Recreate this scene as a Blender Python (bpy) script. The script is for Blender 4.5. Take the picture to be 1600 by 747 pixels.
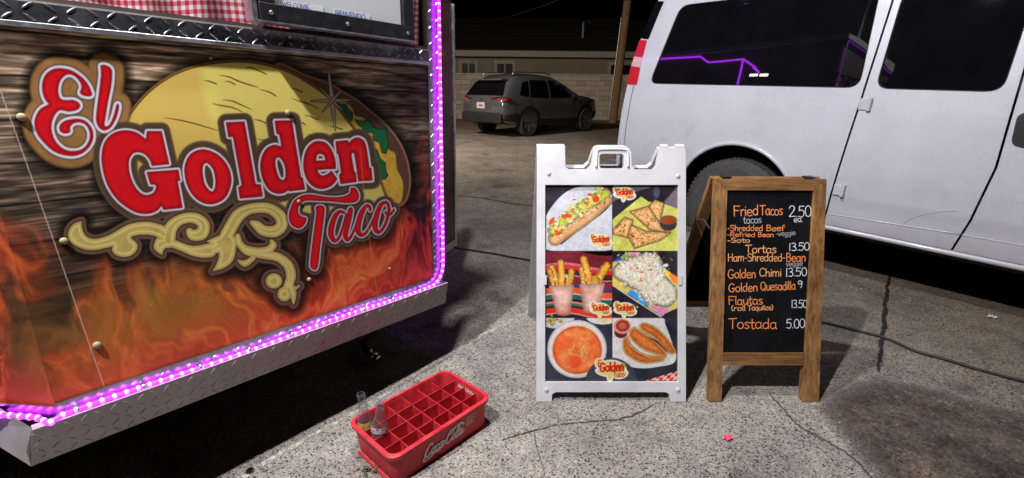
import bpy, math, random
import numpy as np
from mathutils import Matrix, Vector
from mathutils.geometry import tessellate_polygon, delaunay_2d_cdt

rad = math.radians
SC = bpy.context.scene
for o in list(bpy.data.objects):
    bpy.data.objects.remove(o)
COL = SC.collection
random.seed(7)
RNG = np.random.default_rng(11)

# ------------------------------------------------------------------ camera
FOCAL, CAM_H = 740.0, 1.26            # focal length in pixels of a 1600-wide picture, eye height in metres
PITCH, ROLL = math.atan((373.5 - 138) / FOCAL), 0.010
_c, _s = math.cos(PITCH), math.sin(PITCH)
_right, _up0 = np.array([1.0, 0, 0]), np.array([0, _s, _c])
FWD = np.array([0, _c, -_s])
CRX = math.cos(ROLL) * _right + math.sin(ROLL) * _up0
CUP = -math.sin(ROLL) * _right + math.cos(ROLL) * _up0
EYE = np.array([0, 0, CAM_H])
cam = bpy.data.cameras.new("camera")
cam.sensor_width = 36.0
cam.lens = 36.0 * FOCAL / 1600.0
cam.clip_start, cam.clip_end = 0.05, 500.0
camo = bpy.data.objects.new("camera", cam)
COL.objects.link(camo)
camo.matrix_world = Matrix(((CRX[0], CUP[0], -FWD[0], EYE[0]), (CRX[1], CUP[1], -FWD[1], EYE[1]),
                            (CRX[2], CUP[2], -FWD[2], EYE[2]), (0, 0, 0, 1)))
SC.camera = camo

# ------------------------------------------------------------------ night sky
W = bpy.data.worlds.new("World")
SC.world = W
W.use_nodes = True
wn = W.node_tree.nodes
wn.clear()
sky = wn.new("ShaderNodeTexSky")
sky.sky_type = 'NISHITA'
sky.sun_disc = False
sky.sun_elevation = rad(-4.0)
sky.sun_rotation = rad(200.0)
bgn = wn.new("ShaderNodeBackground")
bgn.inputs["Strength"].default_value = 0.05
won = wn.new("ShaderNodeOutputWorld")
W.node_tree.links.new(sky.outputs[0], bgn.inputs[0])
W.node_tree.links.new(bgn.outputs[0], won.inputs[0])
sun = bpy.data.lights.new("moon", 'SUN')
sun.energy, sun.angle, sun.color = 0.004, rad(0.5), (0.8, 0.88, 1.0)
suno = bpy.data.objects.new("moon", sun)
COL.objects.link(suno)
suno.rotation_euler = (rad(35), rad(10), rad(20))

SC.view_settings.view_transform = 'Standard'
SC.view_settings.look = 'None'
SC.view_settings.exposure = 0.0
SC.view_settings.gamma = 1.0
SC.view_settings.use_curve_mapping = False
SC.render.engine = 'CYCLES'
SC.cycles.use_denoising = True
SC.cycles.max_bounces = 8
SC.cycles.transparent_max_bounces = 12
SC.cycles.sample_clamp_indirect = 6.0
SC.cycles.caustics_reflective = False
SC.cycles.caustics_refractive = False
FLOODS = [((-0.32, 1.62, 3.50), (0.75, 3.20, 0.00), 92.0),      # two floodlights on masts along the trailer's serving side
          ((-1.24, 0.08, 3.65), (-0.20, 1.80, 0.40), 215.0)]
STREET_POS = (-4.2, 8.0, 4.3)           # sodium street lamp beyond the trailer
STREET_WATTS = 1050.0


# ------------------------------------------------------------------ helpers
def ray(px, py):
    return FWD + (px - 800) / FOCAL * CRX - (py - 373.5) / FOCAL * CUP


def at(px, py, z=0.0):
    d = ray(px, py)
    return EYE + d * ((z - CAM_H) / d[2])


def on_plane(px, py, O, N):
    d = ray(px, py)
    return EYE + d * (np.dot(O - EYE, N) / np.dot(d, N))


def project(P):
    """world points (N,3) -> photograph pixels"""
    v = np.asarray(P) - EYE
    z = v @ FWD
    return 800 + FOCAL * (v @ CRX) / z, 373.5 - FOCAL * (v @ CUP) / z


def unit(v):
    v = np.asarray(v, float)
    return v / np.linalg.norm(v)


def lin(c):
    c = np.asarray(c, float) / 255.0
    return np.where(c <= 0.04045, c / 12.92, ((c + 0.055) / 1.055) ** 2.4)


def mat(name, base=(0.5, 0.5, 0.5), rough=0.5, metal=0.0, spec=0.5, emit=None, estr=0.0, coat=0.0, trans=0.0, ior=1.45):
    m = bpy.data.materials.new(name)
    m.use_nodes = True
    b = m.node_tree.nodes["Principled BSDF"]
    b.inputs["Base Color"].default_value = (*base, 1)
    b.inputs["Roughness"].default_value = rough
    b.inputs["Metallic"].default_value = metal
    b.inputs["Specular IOR Level"].default_value = spec
    b.inputs["Coat Weight"].default_value = coat
    b.inputs["Coat Roughness"].default_value = 0.06
    b.inputs["Transmission Weight"].default_value = trans
    b.inputs["IOR"].default_value = ior
    if emit is not None:
        b.inputs["Emission Color"].default_value = (*emit, 1)
        b.inputs["Emission Strength"].default_value = estr
    return m


def nd(m, t, **kw):
    n = m.node_tree.nodes.new(t)
    for k, v in kw.items():
        if hasattr(n, k):
            setattr(n, k, v)
        else:
            n.inputs[k.replace("_", " ")].default_value = v
    return n


def lk(m, a, b):
    m.node_tree.links.new(a, b)


def ramp(m, fac, stops):
    r = m.node_tree.nodes.new("ShaderNodeValToRGB")
    e = r.color_ramp.elements
    while len(e) < len(stops):
        e.new(0.5)
    for i, (p, c) in enumerate(stops):
        e[i].position = p
        e[i].color = (*c, 1) if len(c) == 3 else c
    lk(m, fac, r.inputs[0])
    return r.outputs[0]


def mixc(m, fac, a, b, mode='MIX'):
    n = m.node_tree.nodes.new("ShaderNodeMix")
    n.data_type, n.blend_type = 'RGBA', mode
    for i, v in ((0, fac), (6, a), (7, b)):
        if hasattr(v, "links"):
            lk(m, v, n.inputs[i])
        elif i == 0:
            n.inputs[0].default_value = v
        else:
            n.inputs[i].default_value = (*v, 1)
    return n.outputs[2]


def bsdf(m):
    return m.node_tree.nodes["Principled BSDF"]


def bump(m, h, strength=0.3, dist=0.01):
    b = m.node_tree.nodes.new("ShaderNodeBump")
    b.inputs["Strength"].default_value = strength
    b.inputs["Distance"].default_value = dist
    lk(m, h, b.inputs["Height"])
    lk(m, b.outputs[0], bsdf(m).inputs["Normal"])


def noisy(name, c1, c2, scale=20.0, rough=0.5, metal=0.0, bumps=0.0, bscale=None, coat=0.0, detail=4.0, spec=0.5, rvar=0.0, stretch=None):
    """plain two-tone procedural material with wear"""
    m = mat(name, c1, rough, metal, spec, coat=coat)
    tc = nd(m, "ShaderNodeTexCoord")
    src = tc.outputs["Object"]
    if stretch:
        mp = nd(m, "ShaderNodeMapping")
        mp.inputs["Scale"].default_value = stretch
        lk(m, src, mp.inputs[0])
        src = mp.outputs[0]
    n = nd(m, "ShaderNodeTexNoise", Scale=scale, Detail=detail, Roughness=0.65)
    lk(m, src, n.inputs["Vector"])
    lk(m, ramp(m, n.outputs[0], [(0.32, c1), (0.68, c2)]), bsdf(m).inputs["Base Color"])
    if rvar:
        mr = nd(m, "ShaderNodeMapRange")
        mr.inputs["From Min"].default_value, mr.inputs["From Max"].default_value = 0.3, 0.7
        mr.inputs["To Min"].default_value, mr.inputs["To Max"].default_value = rough, min(1, rough + rvar)
        lk(m, n.outputs[0], mr.inputs["Value"])
        lk(m, mr.outputs[0], bsdf(m).inputs["Roughness"])
    if bumps:
        n2 = nd(m, "ShaderNodeTexNoise", Scale=bscale or scale * 4, Detail=5.0)
        lk(m, src, n2.inputs["Vector"])
        bump(m, n2.outputs[0], bumps, 0.004)
    return m


class MB:
    """collects geometry for ONE mesh object"""

    def __init__(self):
        self.v, self.f = [], []

    def add(self, verts, faces):
        k = len(self.v)
        self.v += [tuple(map(float, p)) for p in verts]
        self.f += [tuple(i + k for i in f) for f in faces]
        return self

    def box(self, lo, hi, M=None):
        (x0, y0, z0), (x1, y1, z1) = lo, hi
        p = [(x0, y0, z0), (x1, y0, z0), (x1, y1, z0), (x0, y1, z0), (x0, y0, z1), (x1, y0, z1), (x1, y1, z1), (x0, y1, z1)]
        if M is not None:
            p = [M @ Vector(q) for q in p]
        return self.add(p, [(3, 2, 1, 0), (4, 5, 6, 7), (0, 1, 5, 4), (1, 2, 6, 5), (2, 3, 7, 6), (3, 0, 4, 7)])

    def tube(self, pts, r, n=8, cap=True, closed=False):
        pts = [Vector(p) for p in pts]
        m = len(pts)
        rr = r if isinstance(r, (list, tuple)) else [r] * m
        ref, rings = None, []
        for i, p in enumerate(pts):
            a = pts[(i - 1) % m] if (i > 0 or closed) else p
            b = pts[(i + 1) % m] if (i < m - 1 or closed) else p
            t = (b - a).normalized()
            if ref is None:
                ref = Vector((0, 0, 1)) if abs(t.z) < 0.9 else Vector((1, 0, 0))
            s = t.cross(ref).normalized()
            ref = s.cross(t).normalized()
            rings.append([p + (s * math.cos(2 * math.pi * k / n) + ref * math.sin(2 * math.pi * k / n)) * rr[i] for k in range(n)])
        V = [q for g in rings for q in g]
        F = []
        for i in range(m if closed else m - 1):
            j = (i + 1) % m
            for k in range(n):
                F.append((i * n + k, i * n + (k + 1) % n, j * n + (k + 1) % n, j * n + k))
        if cap and not closed:
            F.append(tuple(reversed(range(n))))
            F.append(tuple((m - 1) * n + k for k in range(n)))
        return self.add(V, F)

    def lathe(self, prof, n=20, M=None):
        """prof: (radius, height) from the bottom up, about local z"""
        V, F = [], []
        for r, z in prof:
            for k in range(n):
                a = 2 * math.pi * k / n
                q = Vector((r * math.cos(a), r * math.sin(a), z))
                V.append(M @ q if M is not None else q)
        for i in range(len(prof) - 1):
            for k in range(n):
                F.append((i * n + k, i * n + (k + 1) % n, (i + 1) * n + (k + 1) % n, (i + 1) * n + k))
        F.append(tuple(reversed(range(n))))
        F.append(tuple((len(prof) - 1) * n + k for k in range(n)))
        return self.add(V, F)

    def prism(self, outer, holes, mapf, d0, d1):
        """plane polygon with holes, thick from depth d0 (front) to d1 (back); mapf(a, b, depth) -> point"""
        loops = [list(outer)] + [list(h) for h in holes]
        flat = [p for l in loops for p in l]
        tris = tessellate_polygon([[Vector((p[0], p[1], 0)) for p in l] for l in loops])
        n = len(flat)
        V = [mapf(a, b, d0) for a, b in flat] + [mapf(a, b, d1) for a, b in flat]
        F = []
        for t in tris:
            a, b, c = (flat[i] for i in t)
            cr = (b[0] - a[0]) * (c[1] - a[1]) - (b[1] - a[1]) * (c[0] - a[0])
            t = tuple(t) if cr > 0 else tuple(reversed(t))
            F.append(t)
            F.append(tuple(i + n for i in reversed(t)))
        k = 0
        for li, l in enumerate(loops):
            m = len(l)
            area = sum(l[i][0] * l[(i + 1) % m][1] - l[(i + 1) % m][0] * l[i][1] for i in range(m))
            for i in range(m):
                j = (i + 1) % m
                q = (k + i, k + i + n, k + j + n, k + j)
                if (area > 0) != (li == 0):
                    pass
                F.append(q if (area > 0) == (li == 0) else tuple(reversed(q)))
            k += m
        return self.add(V, F)

    def build(self, name, material, parent=None, smooth=False, bevel=0.0, recalc=False, segs=2):
        me = bpy.data.meshes.new(name)
        me.from_pydata(self.v, [], self.f)
        if recalc:
            import bmesh
            bm = bmesh.new()
            bm.from_mesh(me)
            bmesh.ops.recalc_face_normals(bm, faces=bm.faces)
            bm.to_mesh(me)
            bm.free()
        if material is not None:
            me.materials.append(material)
        o = bpy.data.objects.new(name, me)
        COL.objects.link(o)
        o.parent = parent
        if smooth:
            me.polygons.foreach_set("use_smooth", [True] * len(me.polygons))
            if smooth is not True:
                me.set_sharp_from_angle(angle=rad(smooth))
        if bevel:
            b = o.modifiers.new("edge", 'BEVEL')
            b.width, b.segments, b.limit_method = bevel, segs, 'ANGLE'
            me.polygons.foreach_set("use_smooth", [True] * len(me.polygons))
            b.harden_normals = True
        return o


def share(name, mesh, parent, loc=(0, 0, 0), rot=(0, 0, 0), scale=(1, 1, 1)):
    o = bpy.data.objects.new(name, mesh)
    COL.objects.link(o)
    o.parent, o.location, o.rotation_euler, o.scale = parent, loc, rot, scale
    return o


def root(name, label, cat, origin, ex=(1, 0, 0), ez=(0, 0, 1), group=None):
    """an Empty at the thing's base; local x = ex, local z = ez"""
    o = bpy.data.objects.new(name, None)
    o.empty_display_size = 0.2
    COL.objects.link(o)
    x = unit(ex)
    z = unit(np.asarray(ez, float) - np.dot(ez, x) * x)
    y = np.cross(z, x)
    o.matrix_world = Matrix(((x[0], y[0], z[0], origin[0]), (x[1], y[1], z[1], origin[1]), (x[2], y[2], z[2], origin[2]), (0, 0, 0, 1)))
    o["label"], o["category"] = label, cat
    if group:
        o["group"] = group
    return o


def tag(o, label, cat, group=None):
    o["label"], o["category"] = label, cat
    if group:
        o["group"] = group
    return o


def cat_rom(pts, closed=False, n=6):
    """Catmull-Rom through points; a point with a third entry is a sharp corner"""
    P = [np.array(p[:2], float) for p in pts]
    corner = [len(p) > 2 for p in pts]
    m = len(P)
    out = []
    for i in range(m if closed else m - 1):
        j = (i + 1) % m
        a, b = P[i], P[j]
        pa = P[(i - 1) % m] if (closed or i > 0) and not corner[i] else a
        pb = P[(j + 1) % m] if (closed or j < m - 1) and not corner[j] else b
        for k in range(n):
            t = k / n
            out.append(0.5 * ((2 * a) + (b - pa) * t + (2 * pa - 5 * a + 4 * b - pb) * t * t + (3 * a - pa - 3 * b + pb) * t ** 3))
    if not closed:
        out.append(P[-1])
    return np.array(out)


# ------------------------------------------------------------------ value noise for printed pictures
_LAT = RNG.random((256, 256))


def vnoise(x, y):
    xi, yi = np.floor(x).astype(int), np.floor(y).astype(int)
    fx, fy = x - xi, y - yi
    fx, fy = fx * fx * (3 - 2 * fx), fy * fy * (3 - 2 * fy)
    a, b = _LAT[xi % 256, yi % 256], _LAT[(xi + 1) % 256, yi % 256]
    c, d = _LAT[xi % 256, (yi + 1) % 256], _LAT[(xi + 1) % 256, (yi + 1) % 256]
    return (a * (1 - fx) + b * fx) * (1 - fy) + (c * (1 - fx) + d * fx) * fy


def fbm(x, y, o=4):
    s, a, t = 0.0, 1.0, 0.0
    for i in range(o):
        s = s + a * vnoise(x + 17.3 * i, y + 9.1 * i)
        t += a
        a *= 0.5
        x, y = x * 2.03, y * 2.03
    return s / t


class Print:
    """a flat printed picture: colours at the points of a fine grid, drawn in the units of X, Y"""

    def __init__(self, X, Y):
        self.X, self.Y = X.ravel(), Y.ravel()
        self.C = np.zeros((self.X.size, 3))

    def sel(self, pts, margin):
        p = np.asarray(pts)
        return np.where((self.X > p[:, 0].min() - margin) & (self.X < p[:, 0].max() + margin) &
                        (self.Y > p[:, 1].min() - margin) & (self.Y < p[:, 1].max() + margin))[0]

    def poly(self, pts, margin=4.0, smooth=0):
        """signed distance to a closed polygon"""
        p = cat_rom(pts, True, smooth) if smooth else np.array([q[:2] for q in pts], float)
        D = np.full(self.X.size, 1e3)
        s = self.sel(p, margin)
        x, y = self.X[s], self.Y[s]
        d2 = np.full(s.size, 1e9)
        ins = np.zeros(s.size, bool)
        m = len(p)
        for i in range(m):
            a, b = p[i], p[(i + 1) % m]
            e = b - a
            L = e @ e
            if L < 1e-9:
                continue
            t = np.clip(((x - a[0]) * e[0] + (y - a[1]) * e[1]) / L, 0, 1)
            d2 = np.minimum(d2, (x - a[0] - t * e[0]) ** 2 + (y - a[1] - t * e[1]) ** 2)
            c = (a[1] > y) != (b[1] > y)
            if e[1] != 0:
                ins ^= c & (x < e[0] * (y - a[1]) / e[1] + a[0])
        d = np.sqrt(d2)
        D[s] = np.where(ins, -d, d)
        return D

    def stroke(self, pts, r, margin=4.0, n=6):
        """signed distance to a brush stroke of varying radius"""
        p = cat_rom([q[:2] for q in pts], False, n)
        rr = np.interp(np.linspace(0, 1, len(p)), np.linspace(0, 1, len(pts)), r if hasattr(r, "__len__") else [r] * len(pts))
        D = np.full(self.X.size, 1e3)
        s = self.sel(p, margin + rr.max())
        x, y = self.X[s], self.Y[s]
        d = np.full(s.size, 1e3)
        for i in range(len(p) - 1):
            a, e = p[i], p[i + 1] - p[i]
            L = max(e @ e, 1e-9)
            t = np.clip(((x - a[0]) * e[0] + (y - a[1]) * e[1]) / L, 0, 1)
            d = np.minimum(d, np.hypot(x - a[0] - t * e[0], y - a[1] - t * e[1]) - (rr[i] + t * (rr[i + 1] - rr[i])))
        D[s] = d
        return D

    def ell(self, cx, cy, rx, ry, ang=0.0, margin=4.0):
        D = np.full(self.X.size, 1e3)
        R = max(rx, ry) + margin
        s = np.where((np.abs(self.X - cx) < R) & (np.abs(self.Y - cy) < R))[0]
        ca, sa = math.cos(rad(ang)), math.sin(rad(ang))
        x, y = self.X[s] - cx, self.Y[s] - cy
        a, b = (x * ca + y * sa) / rx, (-x * sa + y * ca) / ry
        k = np.hypot(a, b)
        D[s] = (k - 1) * min(rx, ry)
        return D

    def fill(self, D, color, aa=0.9, alpha=1.0):
        a = np.clip(0.5 - D / aa, 0, 1) * alpha
        s = np.where(a > 0.001)[0]
        c = np.asarray(color, float)
        c = c[s] if c.ndim == 2 else c
        self.C[s] += (c - self.C[s]) * a[s, None]


def domed(pr, D, color, depth, dark=0.62, aa=1.3, alpha=1.0, lift=1.08):
    """fill a photographed piece of food so that it turns away towards its outline"""
    c = np.asarray(color, float)
    k = np.clip(-D / depth, 0, 1) ** 0.8
    c = (c if c.ndim == 2 else c[None, :]) * (dark + (lift - dark) * k)[:, None]
    pr.fill(D, c, aa, alpha)


def printed_sheet(name, P, nx, ny, pr, material, parent, back=None):
    """P: (ny*nx, 3) local points of the sheet; the print's colours become a colour attribute"""
    me = bpy.data.meshes.new(name)
    nf = (nx - 1) * (ny - 1)
    me.vertices.add(nx * ny)
    me.vertices.foreach_set("co", np.ascontiguousarray(P, dtype=np.float32).ravel())
    i = (np.arange(ny - 1)[:, None] * nx + np.arange(nx - 1)[None, :]).ravel()
    q = np.stack([i, i + 1, i + 1 + nx, i + nx], 1).astype(np.int32)
    me.loops.add(nf * 4)
    me.loops.foreach_set("vertex_index", q.ravel())
    me.polygons.add(nf)
    me.polygons.foreach_set("loop_start", np.arange(0, nf * 4, 4, dtype=np.int32))
    me.update(calc_edges=True)
    at_ = me.color_attributes.new("print", 'FLOAT_COLOR', 'POINT')
    rgba = np.ones((nx * ny, 4), np.float32)
    rgba[:, :3] = lin(np.clip(pr.C, 0, 255))
    at_.data.foreach_set("color", rgba.ravel())
    me.materials.append(material)
    o = bpy.data.objects.new(name, me)
    COL.objects.link(o)
    o.parent = parent
    return o


def print_mat(name, rough=0.4, gain=0.85, coat=0.0, bumps=0.0, bscale=30.0, spec=0.5):
    m = mat(name, rough=rough, coat=coat, spec=spec)
    a = nd(m, "ShaderNodeAttribute", attribute_name="print")
    n = nd(m, "ShaderNodeTexNoise", Scale=900.0, Detail=2.0)
    tc = nd(m, "ShaderNodeTexCoord")
    lk(m, tc.outputs["Object"], n.inputs["Vector"])
    g = ramp(m, n.outputs[0], [(0.3, (gain * 0.9,) * 3), (0.7, (gain * 1.08,) * 3)])
    lk(m, mixc(m, 1.0, a.outputs["Color"], g, 'MULTIPLY'), bsdf(m).inputs["Base Color"])
    if bumps:
        n2 = nd(m, "ShaderNodeTexNoise", Scale=bscale, Detail=3.0)
        lk(m, tc.outputs["Object"], n2.inputs["Vector"])
        bump(m, n2.outputs[0], bumps, 0.003)
    return m


# ------------------------------------------------------------------ handwriting: strokes in units of the capital height
GLYPH = {
    'F': (.62, [[(.08, 0), (.06, 1)], [(.06, 1), (.6, .98)], [(.07, .55), (.48, .56)]]),
    'r': (.42, [[(.08, .6), (.1, 0)], [(.1, .4), (.2, .56), (.3, .6), (.4, .54)]]),
    'i': (.2, [[(.1, .6), (.1, 0)], [(.1, .82), (.11, .86)]]),
    'e': (.56, [[(.08, .33), (.48, .35), (.45, .54), (.28, .62), (.1, .5), (.06, .26), (.16, .06), (.32, 0), (.5, .1)]]),
    'd': (.58, [[(.46, .5), (.3, .6), (.12, .5), (.05, .28), (.13, .06), (.28, 0), (.46, .14)], [(.47, 1), (.47, 0)]]),
    'T': (.66, [[(.02, .96), (.66, 1)], [(.34, .98), (.32, 0)]]),
    'a': (.58, [[(.46, .5), (.3, .61), (.12, .52), (.05, .28), (.13, .06), (.28, 0), (.46, .16)], [(.47, .6), (.47, .1), (.56, 0)]]),
    'c': (.5, [[(.46, .5), (.3, .61), (.12, .52), (.05, .28), (.13, .06), (.3, 0), (.47, .1)]]),
    'o': (.56, [[(.28, .61), (.12, .52), (.05, .3), (.12, .07), (.28, 0), (.44, .08), (.5, .3), (.44, .53), (.28, .61)]]),
    's': (.46, [[(.4, .54), (.24, .62), (.09, .52), (.14, .38), (.32, .27), (.4, .13), (.26, 0), (.06, .06)]]),
    'S': (.6, [[(.52, .86), (.34, 1), (.1, .9), (.1, .66), (.3, .53), (.52, .38), (.5, .12), (.28, 0), (.06, .1)]]),
    'h': (.54, [[(.08, 1), (.08, 0)], [(.08, .4), (.24, .6), (.4, .54), (.44, .35), (.44, 0)]]),
    'B': (.6, [[(.08, 0), (.08, 1)], [(.08, 1), (.36, .98), (.48, .8), (.36, .58), (.1, .54)], [(.1, .54), (.42, .5), (.54, .27), (.4, .04), (.08, 0)]]),
    'f': (.4, [[(.4, .92), (.26, 1), (.17, .84), (.16, .4), (.16, 0)], [(.03, .58), (.36, .6)]]),
    'R': (.6, [[(.08, 0), (.08, 1)], [(.08, 1), (.4, .98), (.52, .78), (.4, .56), (.1, .52)], [(.24, .53), (.56, 0)]]),
    'n': (.54, [[(.08, .6), (.08, 0)], [(.08, .38), (.22, .6), (.38, .57), (.44, .38), (.44, 0)]]),
    'v': (.48, [[(.03, .6), (.22, 0)], [(.22, 0), (.44, .62)]]),
    'g': (.56, [[(.46, .5), (.3, .61), (.12, .52), (.05, .3), (.14, .1), (.3, .06), (.46, .2)], [(.47, .6), (.47, .1), (.44, -.22), (.26, -.32), (.08, -.22)]]),
    'H': (.68, [[(.08, 0), (.08, 1)], [(.58, 0), (.58, 1)], [(.08, .5), (.58, .52)]]),
    'm': (.82, [[(.08, .6), (.08, 0)], [(.08, .38), (.22, .6), (.36, .54), (.4, .36), (.4, 0)], [(.4, .38), (.54, .6), (.68, .55), (.72, .36), (.72, 0)]]),
    'G': (.74, [[(.62, .84), (.42, 1), (.2, .9), (.06, .56), (.1, .2), (.32, 0), (.56, .08), (.64, .42)], [(.4, .42), (.68, .44)]]),
    'l': (.22, [[(.1, 1), (.1, .1), (.18, 0)]]),
    'C': (.64, [[(.58, .84), (.4, 1), (.18, .9), (.06, .52), (.14, .14), (.36, 0), (.6, .14)]]),
    'Q': (.76, [[(.36, 1), (.14, .88), (.05, .5), (.14, .12), (.36, 0), (.58, .12), (.66, .5), (.58, .88), (.36, 1)], [(.42, .22), (.72, -.06)]]),
    'u': (.54, [[(.07, .6), (.07, .2), (.2, 0), (.36, .06), (.45, .26)], [(.46, .6), (.47, 0)]]),
    't': (.4, [[(.18, .92), (.17, .16), (.26, 0), (.38, .06)], [(.02, .6), (.38, .62)]]),
    'q': (.56, [[(.46, .5), (.3, .61), (.12, .52), (.05, .3), (.14, .08), (.3, .02), (.46, .18)], [(.47, .6), (.47, -.32)]]),
    '(': (.3, [[(.26, 1), (.1, .7), (.08, .3), (.24, -.1)]]),
    ')': (.3, [[(.05, 1), (.2, .7), (.22, .3), (.06, -.1)]]),
    '.': (.2, [[(.09, 0), (.11, .04)]]),
    '-': (.4, [[(.06, .36), (.34, .38)]]),
    '0': (.6, [[(.3, 1), (.12, .86), (.05, .5), (.12, .13), (.3, 0), (.48, .13), (.54, .5), (.47, .87), (.3, 1)]]),
    '1': (.26, [[(.14, 1), (.12, 0)]]),
    '2': (.62, [[(.07, .76), (.16, .95), (.34, 1), (.5, .86), (.46, .6), (.24, .28), (.06, .02)], [(.06, .02), (.6, .04)]]),
    '3': (.56, [[(.08, .92), (.28, 1), (.46, .86), (.4, .64), (.22, .54)], [(.22, .54), (.44, .46), (.5, .22), (.34, .02), (.06, .06)]]),
    '5': (.58, [[(.12, .98), (.52, 1)], [(.12, .98), (.09, .56)], [(.09, .56), (.3, .64), (.5, .5), (.5, .2), (.3, 0), (.06, .08)]]),
    '9': (.56, [[(.46, .8), (.3, 1), (.1, .86), (.1, .62), (.28, .52), (.46, .7)], [(.47, .9), (.46, .4), (.36, 0)]]),
    'W': (.86, [[(.03, 1), (.2, 0)], [(.2, 0), (.4, .8)], [(.4, .8), (.58, 0)], [(.58, 0), (.82, 1)]]),
    'E': (.56, [[(.08, 0), (.08, 1)], [(.08, 1), (.52, 1)], [(.08, .52), (.44, .53)], [(.08, 0), (.52, .02)]]),
    'L': (.52, [[(.08, 1), (.08, 0)], [(.08, 0), (.5, .02)]]),
    'O': (.72, [[(.34, 1), (.14, .88), (.05, .5), (.14, .12), (.34, 0), (.56, .12), (.64, .5), (.56, .88), (.34, 1)]]),
    'M': (.84, [[(.06, 0), (.1, 1)], [(.1, 1), (.4, .3)], [(.4, .3), (.7, 1)], [(.7, 1), (.76, 0)]]),
    'I': (.22, [[(.1, 0), (.1, 1)]]),
    'N': (.68, [[(.07, 0), (.08, 1)], [(.08, 1), (.58, 0)], [(.58, 0), (.58, 1)]]),
    'V': (.66, [[(.03, 1), (.3, 0)], [(.3, 0), (.62, 1)]]),
    'D': (.66, [[(.08, 0), (.08, 1)], [(.08, 1), (.4, .94), (.58, .6), (.52, .2), (.3, .02), (.08, 0)]]),
    ' ': (.36, []),
}


def write(text, x0, x1, ybase, ytop, ybase2=None, jitter=0.03):
    """strokes (lists of pixel points) of a handwritten word between x0 and x1"""
    tot = sum(GLYPH[c][0] for c in text)
    k, h = (x1 - x0) / tot, ybase - ytop
    out, x = [], 0.0
    for c in text:
        w, strokes = GLYPH[c]
        dy = random.uniform(-jitter, jitter) * h
        yb = ybase + ((ybase2 - ybase) * x / tot if ybase2 is not None else 0)
        for s in strokes:
            p = cat_rom(s, False, 4) if len(s) > 2 else np.array(s, float)
            out.append([(x0 + (x + a) * k, yb + dy - b * h) for a, b in p])
        x += w
    return out


def ribbons(mb, strokes, half, to_point):
    """flat marker lines; to_point(px, py, depth) -> local point on the written surface; half = half width in pixels"""
    for si, s in enumerate(strokes):
        dep = 0.0008 + 0.00025 * (si % 5)
        p = [np.array(q, float) for q in s]
        m = len(p)
        L, Rr = [], []
        for i in range(m):
            t = unit(p[min(i + 1, m - 1)] - p[max(i - 1, 0)] + 1e-9)
            nrm = np.array([-t[1], t[0]])
            e = -t * half * 0.6 if i == 0 else (t * half * 0.6 if i == m - 1 else 0)
            hw = half * random.uniform(0.85, 1.15)
            L.append(p[i] + nrm * hw + e)
            Rr.append(p[i] - nrm * hw + e)
        mb.add([to_point(q[0], q[1], dep) for q in L + Rr], [(i, i + 1, m + i + 1, m + i) for i in range(m - 1)])
    return mb
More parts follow.
